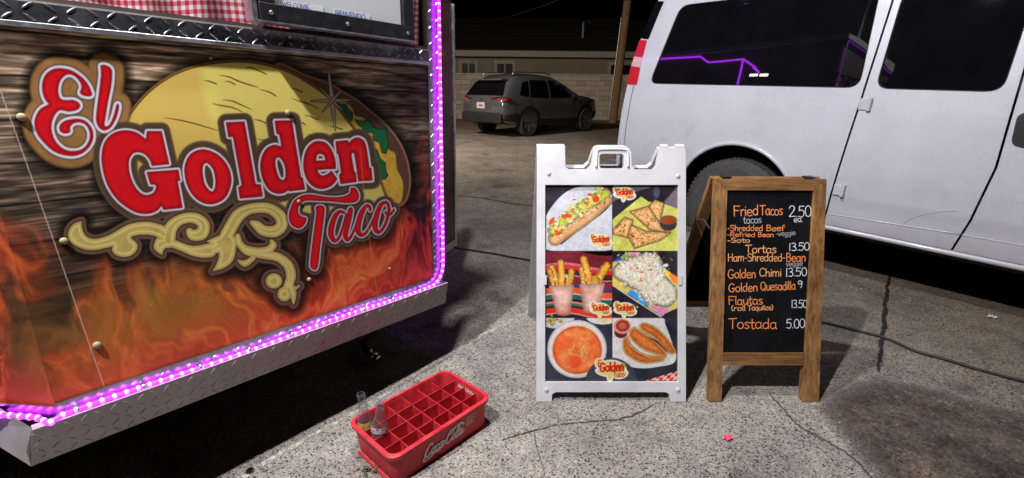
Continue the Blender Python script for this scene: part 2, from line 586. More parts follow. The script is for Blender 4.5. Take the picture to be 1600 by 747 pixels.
# ================================================================== GROUND
def ground_material():
    m = mat("asphalt", rough=0.9, spec=0.25)
    tc = nd(m, "ShaderNodeTexCoord")
    P = tc.outputs["Object"]
    v1 = nd(m, "ShaderNodeTexVoronoi", Scale=210.0)
    v2 = nd(m, "ShaderNodeTexVoronoi", Scale=95.0)
    n1 = nd(m, "ShaderNodeTexNoise", Scale=420.0, Detail=3.0, Roughness=0.7)
    n2 = nd(m, "ShaderNodeTexNoise", Scale=1.3, Detail=7.0, Roughness=0.62)
    n3 = nd(m, "ShaderNodeTexNoise", Scale=9.0, Detail=6.0, Roughness=0.7)
    n4 = nd(m, "ShaderNodeTexNoise", Scale=0.35, Detail=3.0)
    for n in (v1, v2, n1, n2, n3, n4):
        lk(m, P, n.inputs["Vector"])
    sep = nd(m, "ShaderNodeSeparateColor")
    lk(m, v1.outputs["Color"], sep.inputs[0])
    stones = ramp(m, sep.outputs[0], [(0.0, (0.055, 0.047, 0.042)), (0.18, (0.185, 0.161, 0.138)), (0.50, (0.335, 0.292, 0.250)), (0.88, (0.43, 0.376, 0.322)), (1.0, (0.52, 0.468, 0.41))])
    sep2 = nd(m, "ShaderNodeSeparateColor")
    lk(m, v2.outputs["Color"], sep2.inputs[0])
    big = ramp(m, sep2.outputs[1], [(0.0, (0.74, 0.73, 0.73)), (0.5, (0.96, 0.95, 0.94)), (0.85, (1.04, 1.02, 1.0)), (1.0, (1.25, 1.22, 1.19))])
    c = mixc(m, 0.75, stones, big, 'MULTIPLY')
    c = mixc(m, 0.35, c, ramp(m, n1.outputs[0], [(0.3, (0.10, 0.095, 0.09)), (0.7, (0.44, 0.415, 0.38))]))
    c = mixc(m, 1.0, c, ramp(m, n2.outputs[0], [(0.30, (0.55, 0.54, 0.54)), (0.50, (0.95, 0.95, 0.95)), (0.72, (1.25, 1.21, 1.15))]), 'MULTIPLY')
    c = mixc(m, 1.0, c, ramp(m, n3.outputs[0], [(0.30, (0.74, 0.73, 0.73)), (0.55, (1.0, 1.0, 1.0)), (0.75, (1.15, 1.13, 1.10))]), 'MULTIPLY')
    n5 = nd(m, "ShaderNodeTexNoise", Scale=3.1, Detail=5.0, Roughness=0.55)
    lk(m, P, n5.inputs["Vector"])
    c = mixc(m, 1.0, c, ramp(m, n5.outputs[0], [(0.30, (0.50, 0.49, 0.50)), (0.37, (0.82, 0.82, 0.82)), (0.44, (1.0, 1.0, 1.0))]), 'MULTIPLY')
    v3 = nd(m, "ShaderNodeTexVoronoi", Scale=165.0)
    lk(m, P, v3.inputs["Vector"])
    s3 = nd(m, "ShaderNodeSeparateColor")
    lk(m, v3.outputs["Color"], s3.inputs[0])
    c = mixc(m, 1.0, c, ramp(m, s3.outputs[2], [(0.0, (0.14, 0.13, 0.13)), (0.09, (0.28, 0.27, 0.26)), (0.14, (1.0, 1.0, 1.0)), (0.93, (1.0, 1.0, 1.0)), (1.0, (1.25, 1.22, 1.2))]), 'MULTIPLY')
    # asphalt turns darker and browner towards the right
    sx = nd(m, "ShaderNodeSeparateXYZ")
    lk(m, P, sx.inputs[0])
    add = nd(m, "ShaderNodeMath", operation='ADD')
    sc = nd(m, "ShaderNodeMath", operation='MULTIPLY')
    sc.inputs[1].default_value = 1.1
    lk(m, n2.outputs[0], sc.inputs[0])
    lk(m, sx.outputs[0], add.inputs[0])
    lk(m, sc.outputs[0], add.inputs[1])
    mr = nd(m, "ShaderNodeMapRange")
    for k, v in (("From Min", 2.1), ("From Max", 2.9), ("To Min", 0.0), ("To Max", 1.0)):
        mr.inputs[k].default_value = v
    lk(m, add.outputs[0], mr.inputs["Value"])
    c = mixc(m, mr.outputs[0], c, mixc(m, 1.0, c, (0.72, 0.64, 0.56), 'MULTIPLY'))
    # bare tan dirt along the block wall far behind
    my = nd(m, "ShaderNodeMapRange")
    for k, v in (("From Min", 13.5), ("From Max", 16.5)):
        my.inputs[k].default_value = v
    lk(m, sx.outputs[1], my.inputs["Value"])
    c = mixc(m, my.outputs[0], c, mixc(m, 0.5, c, (0.24, 0.155, 0.095)))
    lk(m, c, bsdf(m).inputs["Base Color"])
    hsum = nd(m, "ShaderNodeMath", operation='ADD')
    lk(m, v1.outputs["Distance"], hsum.inputs[0])
    h2 = nd(m, "ShaderNodeMath", operation='MULTIPLY')
    h2.inputs[1].default_value = 1.6
    lk(m, n3.outputs[0], h2.inputs[0])
    lk(m, h2.outputs[0], hsum.inputs[1])
    bump(m, hsum.outputs[0], 0.55, 0.004)
    return m


M_ASPH = ground_material()
# one sheet to the horizon; finely divided and slightly uneven close to the camera
gx = np.concatenate([np.linspace(-140, -3, 10), np.linspace(-2.4, 4.4, 150), np.linspace(5.2, 140, 10)])
gy = np.concatenate([np.linspace(-60, 0.1, 6), np.linspace(0.4, 5.6, 126), np.linspace(6.5, 200, 18)])
GX, GY = np.meshgrid(gx, gy)
fade = np.clip((GX + 2.3) / 1, 0, 1) * np.clip((4.3 - GX) / 1, 0, 1) * np.clip((GY - 0.45) / .4, 0, 1) * np.clip((5.5 - GY) / 1, 0, 1)
GZ = ((fbm(GX * 1.7 + 40, GY * 1.7 + 40, 3) - 0.5) * 0.016 + (fbm(GX * 9 + 40, GY * 9 + 40, 2) - 0.5) * 0.005) * fade


def ground_z(x, y):
    i = int(np.clip(np.searchsorted(gx, x) - 1, 0, len(gx) - 2))
    j = int(np.clip(np.searchsorted(gy, y) - 1, 0, len(gy) - 2))
    a, b = (x - gx[i]) / (gx[i + 1] - gx[i]), (y - gy[j]) / (gy[j + 1] - gy[j])
    return float((GZ[j, i] * (1 - a) + GZ[j, i + 1] * a) * (1 - b) + (GZ[j + 1, i] * (1 - a) + GZ[j + 1, i + 1] * a) * b)


nxg, nyg = len(gx), len(gy)
ground = MB().add(np.stack([GX, GY, GZ], -1).reshape(-1, 3), [(j * nxg + i, j * nxg + i + 1, (j + 1) * nxg + i + 1, (j + 1) * nxg + i) for j in range(nyg - 1) for i in range(nxg - 1)]).build("ground", M_ASPH, smooth=True)
ground["kind"] = "structure"


def on_ground_ribbon(name, px_pts, widths, material, lift=0.004, rough=0.3, n=10):
    """a strip lying on the ground along photographed points, ragged at both edges"""
    w0 = [at(*p)[:2] for p in px_pts]
    p = cat_rom(w0, False, n)
    ww = np.interp(np.linspace(0, 1, len(p)), np.linspace(0, 1, len(widths)), widths)
    V, F = [], []
    for i in range(len(p)):
        t = unit(p[min(i + 1, len(p) - 1)] - p[max(i - 1, 0)])
        nn = np.array([-t[1], t[0]])
        off = nn * ww[i] * random.uniform(-rough, rough)
        for sgn in (-1, 1):
            q = p[i] + off + nn * sgn * ww[i] * 0.5 * random.uniform(1 - rough, 1 + rough)
            V.append((q[0], q[1], ground_z(q[0], q[1]) + lift))
    F = [(2 * i, 2 * i + 1, 2 * i + 3, 2 * i + 2) for i in range(len(p) - 1)]
    return MB().add(V, F).build(name, material, ground)


M_CRACK = noisy("crack_dirt", (0.020, 0.017, 0.015), (0.10, 0.088, 0.074), 90, 0.95)
M_JOINT = noisy("joint_tar", (0.004, 0.004, 0.004), (0.02, 0.018, 0.016), 40, 0.8)
on_ground_ribbon("crack", [(1398, 418), (1388, 440), (1383, 480), (1380, 520), (1374, 560), (1372, 580)], [0.014, 0.018, 0.022, 0.022, 0.016, 0.008], M_JOINT, rough=0.28, n=14)
on_ground_ribbon("crack", [(785, 690), (815, 680), (845, 672), (880, 664), (920, 660), (960, 656), (985, 650), (1008, 640), (1025, 630)], [0.004, 0.007, 0.004, 0.003, 0.005, 0.006, 0.008, 0.005, 0.002], M_CRACK, rough=0.6, n=14)
on_ground_ribbon("crack", [(1205, 620), (1228, 645), (1250, 668), (1290, 690), (1330, 715), (1360, 747)], [0.007, 0.006, 0.005, 0.006, 0.008, 0.006], M_CRACK, rough=0.6, n=14)
on_ground_ribbon("crack", [(715, 306), (760, 311), (800, 318), (835, 322)], [0.02, 0.03, 0.03, 0.03], M_CRACK, rough=0.5, n=12)
on_ground_ribbon("crack", [(835, 676), (838, 700), (846, 725), (852, 747)], [0.003, 0.0025, 0.0025, 0.002], M_CRACK, rough=0.7, n=10)
# faded parking line beside the trailer
def faded_paint():
    m = mat("faded_paint", rough=0.85)
    tc = nd(m, "ShaderNodeTexCoord")
    n = nd(m, "ShaderNodeTexNoise", Scale=45.0, Detail=6.0, Roughness=0.75)
    lk(m, tc.outputs["Object"], n.inputs["Vector"])
    lk(m, ramp(m, n.outputs[0], [(0.42, (0.36, 0.33, 0.29)), (0.60, (0.56, 0.53, 0.47))]), bsdf(m).inputs["Base Color"])
    tr = nd(m, "ShaderNodeBsdfTransparent")
    mx = nd(m, "ShaderNodeMixShader")
    f = ramp(m, n.outputs[0], [(0.36, (0, 0, 0)), (0.58, (0.8, 0.8, 0.8))])
    lk(m, f, mx.inputs[0])
    lk(m, tr.outputs[0], mx.inputs[1])
    lk(m, bsdf(m).outputs[0], mx.inputs[2])
    lk(m, mx.outputs[0], m.node_tree.nodes["Material Output"].inputs[0])
    return m


on_ground_ribbon("painted_line", [(380, 747), (470, 690), (560, 640), (660, 578), (740, 532), (830, 486)], [0.022, 0.018, 0.02, 0.024, 0.024, 0.028], faded_paint(), lift=0.003, rough=0.35, n=16)
# brown earth past the broken asphalt, its dark tone painting in a cast shadow: a thin uneven layer with a ragged edge
def dirt_shadow_sheet(px_pts, c1, c2, soft, lift=0.004):
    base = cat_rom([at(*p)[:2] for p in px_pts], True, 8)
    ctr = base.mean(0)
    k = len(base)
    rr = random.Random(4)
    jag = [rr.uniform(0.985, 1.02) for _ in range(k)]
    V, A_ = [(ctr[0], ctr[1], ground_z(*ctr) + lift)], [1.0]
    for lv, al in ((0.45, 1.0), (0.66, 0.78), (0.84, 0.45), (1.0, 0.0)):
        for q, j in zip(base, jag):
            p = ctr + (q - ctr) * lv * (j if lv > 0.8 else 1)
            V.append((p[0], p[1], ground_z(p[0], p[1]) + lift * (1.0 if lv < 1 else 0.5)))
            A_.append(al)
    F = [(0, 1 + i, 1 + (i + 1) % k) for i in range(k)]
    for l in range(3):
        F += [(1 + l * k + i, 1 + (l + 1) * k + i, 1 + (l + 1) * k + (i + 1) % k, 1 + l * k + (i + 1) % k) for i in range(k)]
    m = mat("earth_and_shadow", rough=0.95, spec=0.2)
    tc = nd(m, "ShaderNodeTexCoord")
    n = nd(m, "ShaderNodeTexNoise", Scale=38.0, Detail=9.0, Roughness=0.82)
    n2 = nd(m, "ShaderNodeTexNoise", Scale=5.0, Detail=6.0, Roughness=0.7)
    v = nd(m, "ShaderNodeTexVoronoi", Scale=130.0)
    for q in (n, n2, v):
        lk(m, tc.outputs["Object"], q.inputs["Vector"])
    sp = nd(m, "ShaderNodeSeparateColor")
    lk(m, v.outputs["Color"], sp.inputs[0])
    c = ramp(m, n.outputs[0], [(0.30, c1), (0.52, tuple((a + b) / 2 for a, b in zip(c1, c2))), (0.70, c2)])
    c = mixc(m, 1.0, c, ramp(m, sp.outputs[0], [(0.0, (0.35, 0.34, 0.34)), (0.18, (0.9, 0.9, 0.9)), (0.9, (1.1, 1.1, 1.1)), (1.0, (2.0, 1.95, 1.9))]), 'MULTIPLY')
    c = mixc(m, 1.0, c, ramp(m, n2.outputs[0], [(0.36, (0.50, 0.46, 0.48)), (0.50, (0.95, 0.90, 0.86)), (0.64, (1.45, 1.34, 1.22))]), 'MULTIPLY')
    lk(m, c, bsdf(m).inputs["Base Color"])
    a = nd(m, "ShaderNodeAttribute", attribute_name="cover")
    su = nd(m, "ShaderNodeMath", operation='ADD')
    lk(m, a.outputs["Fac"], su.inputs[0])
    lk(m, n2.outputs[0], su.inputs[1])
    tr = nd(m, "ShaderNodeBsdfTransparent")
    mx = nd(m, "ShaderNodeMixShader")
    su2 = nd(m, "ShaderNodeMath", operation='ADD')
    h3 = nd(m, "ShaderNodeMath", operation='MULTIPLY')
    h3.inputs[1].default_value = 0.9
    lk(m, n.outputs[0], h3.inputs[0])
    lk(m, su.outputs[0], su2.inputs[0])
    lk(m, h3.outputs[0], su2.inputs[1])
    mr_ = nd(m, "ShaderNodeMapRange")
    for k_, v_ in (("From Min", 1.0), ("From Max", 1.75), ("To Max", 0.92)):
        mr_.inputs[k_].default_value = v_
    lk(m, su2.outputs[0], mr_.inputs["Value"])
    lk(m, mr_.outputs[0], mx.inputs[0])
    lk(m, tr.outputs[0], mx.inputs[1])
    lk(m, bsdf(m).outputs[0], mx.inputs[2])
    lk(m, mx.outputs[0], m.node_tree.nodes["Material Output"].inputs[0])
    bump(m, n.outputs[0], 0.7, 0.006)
    o = MB().add(V, F).build("earth_and_shadow", m, ground)
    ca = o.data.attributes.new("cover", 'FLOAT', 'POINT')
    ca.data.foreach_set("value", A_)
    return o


dirt_shadow_sheet([(1268, 628), (1300, 602), (1360, 588), (1440, 600), (1530, 625), (1640, 655), (1760, 690), (1760, 800), (1560, 830), (1400, 800), (1352, 747), (1318, 705), (1292, 672)], (0.045, 0.037, 0.033), (0.150, 0.122, 0.102), True)
# ================================================================== FOOD TRAILER
TD = unit(ray(1450, 175))                              # along the trailer's side, away from the camera
P0 = at(693, 472, 0.31)                                # lower far corner of the skirt
_h = unit(np.cross([0, 0, 1], TD))
_u = np.cross(TD, _h)
_u = _u * np.sign(_u[2])
_phi = rad(0.3)
TV = math.cos(_phi) * _u + math.sin(_phi) * _h         # up along the side
TN = np.cross(TD, TV)                                  # out of the side, towards the serving customers


def T(u, v, w=0.0):
    """point in the trailer's own frame: u along, v up, w out of the wall"""
    return (u, -w, v)


def t_world(u, v, w=0.0):
    return P0 + np.multiply.outer(u, TD) + np.multiply.outer(v, TV) + np.multiply.outer(w, TN)


def t_px(px, py, w=0.0):
    q = on_plane(px, py, P0 + w * TN, TN) - P0
    return float(q @ TD), float(q @ TV)


trailer = root("food_trailer", "wood and flame printed food trailer with taco logo and purple light strip", "food trailer", P0, TD, TV)
M_PLATE = noisy("diamond_plate", (0.30, 0.30, 0.33), (0.46, 0.46, 0.49), 14, 0.24, 1.0, rvar=0.10)
M_PLATE_DULL = noisy("worn_diamond_plate", (0.36, 0.32, 0.335), (0.48, 0.44, 0.455), 9, 0.46, 0.35, rvar=0.2, bumps=0.1)
M_ALU = noisy("bare_aluminium", (0.55, 0.55, 0.57), (0.75, 0.75, 0.77), 30, 0.30, 1.0, rvar=0.2)
M_BLACK = noisy("black_paint", (0.012, 0.012, 0.013), (0.03, 0.03, 0.03), 30, 0.5)
M_WALL = noisy("trailer_wall_paint", (0.05, 0.035, 0.03), (0.10, 0.07, 0.05), 5, 0.5)
PANEL_U0, PANEL_U1, PANEL_V0, PANEL_V1 = -1.306, -0.060, 0.105, 1.055


def A(pts, ox, oy, s):
    return [(ox + p[0] * s, oy + p[1] * s) + tuple(p[2:]) for p in pts]


def paint_panel(pr, U, V):
    X, Y = pr.X, pr.Y
    U, V = U.ravel() * 1.29, V.ravel()
    # ---- weathered boards
    bh = 0.093
    row = np.floor((V + 0.018 * 0) / bh)
    fr = V / bh - row
    g = fbm(U * 5 + row * 13.7, V * 90 + row * 5, 4)
    g2 = fbm(U * 16 + row * 3.1, V * 250, 2)
    tone = 0.55 + 0.45 * _LAT[(row.astype(int) * 7) % 256, 3]
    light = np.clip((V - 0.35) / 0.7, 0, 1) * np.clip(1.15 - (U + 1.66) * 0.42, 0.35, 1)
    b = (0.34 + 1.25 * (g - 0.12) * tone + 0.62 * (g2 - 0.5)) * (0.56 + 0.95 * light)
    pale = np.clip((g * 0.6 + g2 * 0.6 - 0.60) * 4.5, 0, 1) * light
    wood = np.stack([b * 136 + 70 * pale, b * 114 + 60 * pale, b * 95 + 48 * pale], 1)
    gap = np.clip(1 - np.minimum(fr, 1 - fr) * bh / 0.0035, 0, 1)
    wood *= (1 - 0.85 * gap)[:, None]
    wood *= (1 - 0.5 * np.clip(1 - (1 - fr) * bh / 0.016, 0, 1) * g)[:, None]
    # ---- flames licking up from the bottom
    wx, wy = fbm(U * 3.1 + 5, V * 2.4 + 3, 4), fbm(U * 2.7 + 31, V * 2.2 + 11, 4)
    fu, fv = U * 4.4 + 3.4 * wx, V * 1.9 + 2.2 * wy
    f1 = fbm(fu, fv, 5)
    ridge = 1 - np.abs(2 * fbm(fu * 1.9 + 7, fv * 1.6 + 2, 4) - 1)
    fine = 1 - np.abs(2 * fbm(fu * 4.5 + 3, fv * 3.2 + 9, 3) - 1)
    edge = 0.50 + 0.10 * np.sin(U * 2.1 + 0.7) + 0.22 * np.clip((U + 0.55) / 0.5, 0, 1) + 0.12 * np.clip((-1.25 - U) / 0.4, 0, 1)
    top = edge + (f1 - 0.5) * 0.75
    a = np.clip((top - V) / 0.20, 0, 1)
    hot = np.clip(0.04 + 1.30 * (f1 - 0.3) + 0.75 * np.clip(ridge - 0.72, 0, 1) * 2.2 + 0.5 * np.clip(0.35 - V, 0, 0.3) / 0.3, 0, 1.3)
    stops = [0.0, 0.25, 0.5, 0.75, 1.0, 1.3]
    cr = np.stack([np.interp(hot, stops, c) for c in ([24, 60, 124, 180, 208, 226], [16, 22, 38, 66, 102, 146], [19, 23, 29, 36, 48, 78])], 1)
    streak = np.clip((fine - 0.90) * 9, 0, 1) * a * 0.5
    cr += streak[:, None] * np.array([60, 40, 26])
    olive = np.clip(1.25 - np.hypot((U + 1.42) / 0.52, (V - 0.31) / 0.24), 0, 1) * np.clip(1.5 - ridge, 0, 1)
    cr += (np.array([172, 124, 52]) - cr) * (0.80 * olive)[:, None]
    for sc_, of_, st_, tint in ((1.5, 3.0, 0.34, (200, 116, 70)), (2.6, 21.0, 0.26, (196, 108, 80)), (4.2, 47.0, 0.20, (180, 100, 66))):
        ln = fbm(fu * sc_ * 0.55 + of_, fv * sc_ * 0.42 + of_, 3)
        wisp = np.exp(-np.abs(ln - 0.5) / 0.016) * (0.35 + 0.65 * vnoise(U * 7 + of_, V * 6))
        cr += (np.array(tint) - cr) * (st_ * wisp * a)[:, None]
    red = np.clip((0.30 - V) / 0.18, 0, 1) * (0.55 + 0.45 * wx)
    cr += (np.array([196, 52, 44]) - cr) * (0.55 * red)[:, None]
    mag = np.clip((U + 0.55) / 0.45, 0, 1) * np.clip((0.62 - V) / 0.3, 0, 1) * np.clip(ridge * 1.3 - 0.4, 0, 1)
    cr += (np.array([170, 30, 62]) - cr) * (0.65 * mag)[:, None]
    smoke = np.clip((fbm(U * 2.2 + 60, V * 1.6 + 8, 4) - 0.47) * 6, 0, 1) * np.clip((V - 0.22) / 0.3, 0, 1)
    cr *= (1 - 0.62 * smoke)[:, None]
    spark = np.clip((vnoise(U * 140, V * 140) - 0.955) * 22, 0, 1) * a
    cr += spark[:, None] * np.array([150, 80, 30])
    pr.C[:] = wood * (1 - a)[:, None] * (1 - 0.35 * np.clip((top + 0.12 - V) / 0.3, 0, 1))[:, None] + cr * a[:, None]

    # ---- logo shapes, digitised on the picture of the panel
    s = 180 / 747
    E_ = A([(465, 285), (440, 290), (405, 280), (395, 265), (405, 235), (395, 200), (365, 165), (330, 148), (295, 155), (265, 185), (250, 230), (250, 275), (265, 310), (300, 320), (350, 320), (385, 340), (388, 360), (370, 378), (320, 388), (260, 380), (225, 415), (205, 470), (208, 530), (235, 590), (285, 635), (340, 650), (400, 640), (440, 605), (458, 560), (455, 515), (430, 475), (390, 458), (350, 465), (325, 490), (325, 520), (300, 530), (270, 520), (262, 490), (285, 460), (330, 445), (385, 442), (430, 458), (465, 500), (475, 555), (455, 610), (410, 655), (350, 675), (280, 668), (215, 640), (160, 590), (115, 530), (100, 470), (110, 420), (140, 375), (195, 345, 1), (165, 305), (150, 250), (155, 190), (180, 145), (225, 118), (280, 115), (340, 130), (400, 170), (440, 215), (462, 260)], 30, 80, s)
    l_ = A([(530, 95), (560, 95), (590, 115), (597, 150), (590, 230), (570, 330), (552, 440), (548, 480), (565, 490), (590, 470), (615, 410), (630, 350), (640, 350), (638, 385), (620, 440), (590, 490), (555, 510), (525, 500), (503, 465), (500, 410), (515, 290), (530, 170), (530, 120)], 30, 80, s)
    G_ = A([(370, 105, 1), (462, 105, 1), (510, 315, 1), (402, 325, 1), (390, 290), (360, 255), (320, 238), (280, 245), (252, 285), (250, 345), (265, 410), (295, 470), (335, 510), (375, 518), (415, 500), (430, 465), (425, 448, 1), (392, 445, 1), (370, 370, 1), (570, 355, 1), (582, 420, 1), (565, 425, 1), (597, 597, 1), (478, 610, 1), (462, 580, 1), (435, 615), (380, 635), (310, 630), (240, 595), (170, 535), (115, 450), (85, 350), (78, 250), (100, 170), (150, 120), (220, 100), (290, 110), (340, 140), (365, 160, 1)], 140, 180, s)
    o_ = A([(200, 270), (260, 268), (330, 300), (385, 360), (412, 430), (410, 500), (375, 575), (310, 612), (245, 610), (185, 575), (140, 510), (118, 430), (120, 360), (150, 300)], 260, 170, s)
    oh = A([(240, 355), (265, 350), (300, 390), (315, 450), (315, 500), (300, 535), (275, 530), (245, 490), (230, 430), (230, 380)], 260, 170, s)
    l2 = A([(385, 90, 1), (500, 85, 1), (572, 490, 1), (605, 492, 1), (618, 565, 1), (475, 578, 1), (465, 510, 1), (487, 495, 1), (430, 180, 1), (400, 180, 1)], 260, 170, s)
    s2 = 200 / 934
    d_ = A([(135, 90, 1), (255, 88, 1), (320, 495, 1), (335, 505, 1), (350, 585, 1), (240, 598, 1), (232, 588, 1), (200, 610), (150, 615), (95, 590), (50, 520), (30, 430), (40, 350), (75, 290), (130, 265), (170, 275), (185, 280, 1), (168, 185, 1), (148, 180, 1)], 400, 170, s2)
    dh = A([(140, 360), (165, 352), (195, 385), (212, 440), (212, 500), (190, 522), (160, 500), (140, 440), (133, 395)], 400, 170, s2)
    e_ = A([(575, 435, 1), (480, 440), (440, 445, 1), (455, 475), (480, 490), (515, 480), (545, 455, 1), (585, 510, 1), (550, 555), (490, 580), (430, 572), (380, 530), (350, 460), (345, 380), (365, 300), (410, 250), (460, 238), (510, 255), (550, 310), (572, 380)], 400, 170, s2)
    eh = A([(430, 382, 1), (505, 378, 1), (495, 340), (465, 325), (440, 335)], 400, 170, s2)
    n_ = A([(580, 240, 1), (665, 232, 1), (675, 255, 1), (700, 225), (740, 212), (780, 235), (800, 290), (820, 430, 1), (835, 435, 1), (842, 520, 1), (745, 525, 1), (718, 340), (705, 320), (690, 335), (710, 460, 1), (720, 465, 1), (728, 530, 1), (615, 545, 1), (605, 480, 1), (620, 470, 1), (600, 330, 1), (588, 325, 1)], 400, 170, s2)
    s3 = 210 / 980
    Tf = A([(550, 110), (580, 115), (602, 150), (600, 190), (570, 212), (500, 215), (400, 205), (290, 200), (220, 200), (180, 220), (160, 260), (165, 300), (190, 320), (220, 330), (212, 365), (185, 395), (150, 398), (115, 375), (98, 330), (105, 270), (135, 205), (190, 168), (260, 160), (350, 175), (430, 180), (500, 172), (540, 150), (548, 125)], 430, 270, s3)
    Ts = A([(295, 250), (320, 240), (350, 250), (352, 290), (345, 350), (320, 540), (300, 690), (260, 690), (255, 640), (270, 500), (290, 350), (298, 290)], 430, 270, s3)
    script = [([(497, 290), (465, 282), (432, 318), (408, 385), (402, 445), (422, 490), (450, 485), (478, 430), (515, 300)], [8, 11, 17, 21, 21, 15, 9, 7, 6]),
              ([(545, 268), (535, 330), (515, 410), (507, 460), (525, 488), (555, 450), (585, 380)], [17, 18, 18, 17, 11, 7, 5]),
              ([(688, 270), (682, 245), (655, 245), (622, 300), (600, 380), (603, 435), (635, 452), (672, 415), (715, 330)], [8, 9, 12, 18, 21, 18, 11, 7, 5]),
              ([(800, 212), (765, 235), (735, 310), (722, 380), (735, 425), (765, 425), (800, 370), (825, 280), (815, 222), (795, 215)], [9, 14, 19, 20, 15, 9, 9, 10, 9, 8]),
              ([(800, 285), (812, 305), (838, 300), (862, 268)], [5, 6, 6, 6])]
    # taco shell behind the letters
    shell = [(190, 205), (205, 178), (228, 150), (258, 126), (292, 110), (330, 101), (372, 98), (410, 102), (450, 114), (480, 131), (502, 146), (518, 160), (539, 187), (554, 207), (570, 235), (580, 254), (592, 284), (601, 310), (600, 330), (560, 335), (450, 330), (380, 310), (300, 300), (230, 290), (195, 250)]
    back = [(430, 105), (480, 121), (510, 131), (533, 144), (556, 158), (577, 175), (596, 191), (613, 210), (625, 229), (633, 249), (637, 268), (638, 288), (633, 310), (622, 320), (600, 322), (560, 300), (480, 200)]
    H_ = 180 / 611
    cheese = A([(180, 160), (235, 200), (250, 240), (300, 255), (330, 310), (400, 340), (430, 420), (462, 440), (472, 520), (500, 580), (505, 630), (490, 702), (450, 690), (400, 660), (370, 600), (335, 500), (280, 380), (215, 275), (165, 200)], 480, 110, H_)
    let1 = A([(165, 178), (200, 180), (215, 205), (237, 225), (235, 262), (215, 278), (180, 235), (155, 200)], 480, 110, H_)
    let2 = A([(250, 262), (290, 268), (330, 265), (345, 300), (390, 312), (415, 305), (420, 345), (430, 390), (415, 440), (395, 435), (380, 380), (350, 370), (345, 330), (300, 325), (285, 300), (270, 290)], 480, 110, H_)
    let3 = A([(325, 412), (365, 420), (385, 470), (410, 490), (412, 530), (425, 555), (410, 575), (380, 578), (355, 500)], 480, 110, H_)
    ob = pr.poly(back, 26, 5)
    osh = pr.poly(shell, 26, 5)
    # printed drop shadow round the artwork
    letters = [pr.poly(p, 40, 5) for p in (E_, l_)]
    golden = [pr.poly(p, 30, 5) for p in (G_, o_, l2, d_, e_, n_)]
    gold_holes = [pr.poly(p, 30, 5) for p in (oh, dh, eh)]
    gd = np.minimum.reduce(golden)
    hole = np.minimum.reduce(gold_holes)
    gred = np.maximum(gd, -hole)
    el = np.minimum.reduce(letters)
    taco = np.minimum.reduce([pr.poly(Tf, 26, 5), pr.poly(Ts, 26, 5)] + [pr.stroke([(430 + a_ * s3, 270 + b_ * s3) for a_, b_ in p], np.array(r) * s3 * 0.86, 26, 5) for p, r in script])
    # scrollwork
    f6, g6 = 210 / 1426, 210 / 826
    orn = [pr.poly(A([(250, 170, 1), (255, 230), (270, 290), (310, 340), (380, 360), (450, 350), (540, 320), (640, 265), (740, 210), (850, 183), (960, 180), (1060, 200), (1150, 240), (1180, 330), (1120, 380), (1070, 350, 1), (1000, 320), (900, 312), (830, 320), (775, 345), (830, 400), (845, 440), (820, 500), (760, 540), (680, 548), (610, 525), (575, 480), (585, 435, 1), (500, 455), (400, 475), (290, 470), (200, 435), (130, 380), (108, 320), (120, 260), (170, 200)], 90, 320, f6), 24, 4),
           pr.poly([(247, 371), (241, 379), (240, 387), (246, 394), (253, 397.5, 1), (255, 390), (264, 385.5), (276, 389), (300, 399), (320, 402), (335, 398), (333, 380), (300, 384), (270, 374)], 24, 4),
           pr.stroke([(262, 376), (266, 356), (281, 343), (302, 340), (317, 350), (314, 364), (301, 367), (295, 361)], [11, 10, 8, 8, 9, 10, 8, 5], 24),
           pr.stroke([(325, 393), (344, 381), (357, 360), (371, 337), (391, 326), (418, 325), (436, 337), (439, 352), (428, 361), (411, 360), (401, 352), (392, 347)], [7, 9, 10, 10, 8, 8, 9, 9, 9, 8, 7, 3], 24),
           pr.poly(A([(205, 300, 1), (250, 330), (280, 380), (265, 440), (240, 485, 1), (310, 465), (365, 420), (385, 340), (380, 280), (330, 250)], 270, 300, g6), 24, 4),
           pr.stroke(A([(395, 270), (410, 320), (450, 350), (520, 362), (580, 355), (612, 325), (600, 298)], 270, 300, g6), np.array([16, 20, 22, 22, 24, 22, 8]) * g6, 24),
           pr.stroke(A([(395, 300), (450, 360), (540, 382), (640, 398), (705, 450), (722, 520), (700, 580)], 270, 300, g6), np.array([20, 24, 24, 26, 30, 30, 24]) * g6, 24),
           pr.stroke(A([(400, 420), (440, 437), (490, 405)], 270, 300, g6), np.array([6, 20, 14]) * g6, 24),
           pr.ell(270 + 618 * g6, 300 + 545 * g6, 50 * g6, 46 * g6, 0, 24),
           pr.ell(270 + 682 * g6, 300 + 625 * g6, 42 * g6, 44 * g6, 0, 24),
           pr.stroke(A([(715, 570), (735, 620), (738, 685)], 270, 300, g6), np.array([24, 22, 4]) * g6, 24),
           pr.stroke(A([(720, 600), (750, 590), (772, 575)], 270, 300, g6), np.array([14, 9, 6]) * g6, 24)]
    od = np.minimum.reduce(orn)
    halo = np.minimum.reduce([el - 22, gd - 13, taco - 7.5, od - 7, ob - 4, osh - 4])
    sh = np.clip(1 - halo / 16, 0, 1) * 0.75
    pr.C *= (1 - np.where(halo > 500, 0, sh))[:, None]
    # taco
    pr.fill(ob - 3.2, (142, 104, 74))
    pr.fill(ob, (92, 62, 48))
    pr.fill(pr.poly(cheese, 8, 4) - 1.0, (112, 86, 40))
    cn = fbm(X * 0.16, Y * 0.16, 3)
    chz = np.stack([198 + 34 * (cn - .5), 158 + 34 * (cn - .5), 52 + 20 * cn], 1)
    pr.fill(pr.poly(cheese, 8, 4), chz)
    for q in (let1, let2, let3):
        D = pr.poly(q, 8)
        pr.fill(D - 0.9, (22, 44, 26))
        pr.fill(D + 0.5, (34, 96, 58))
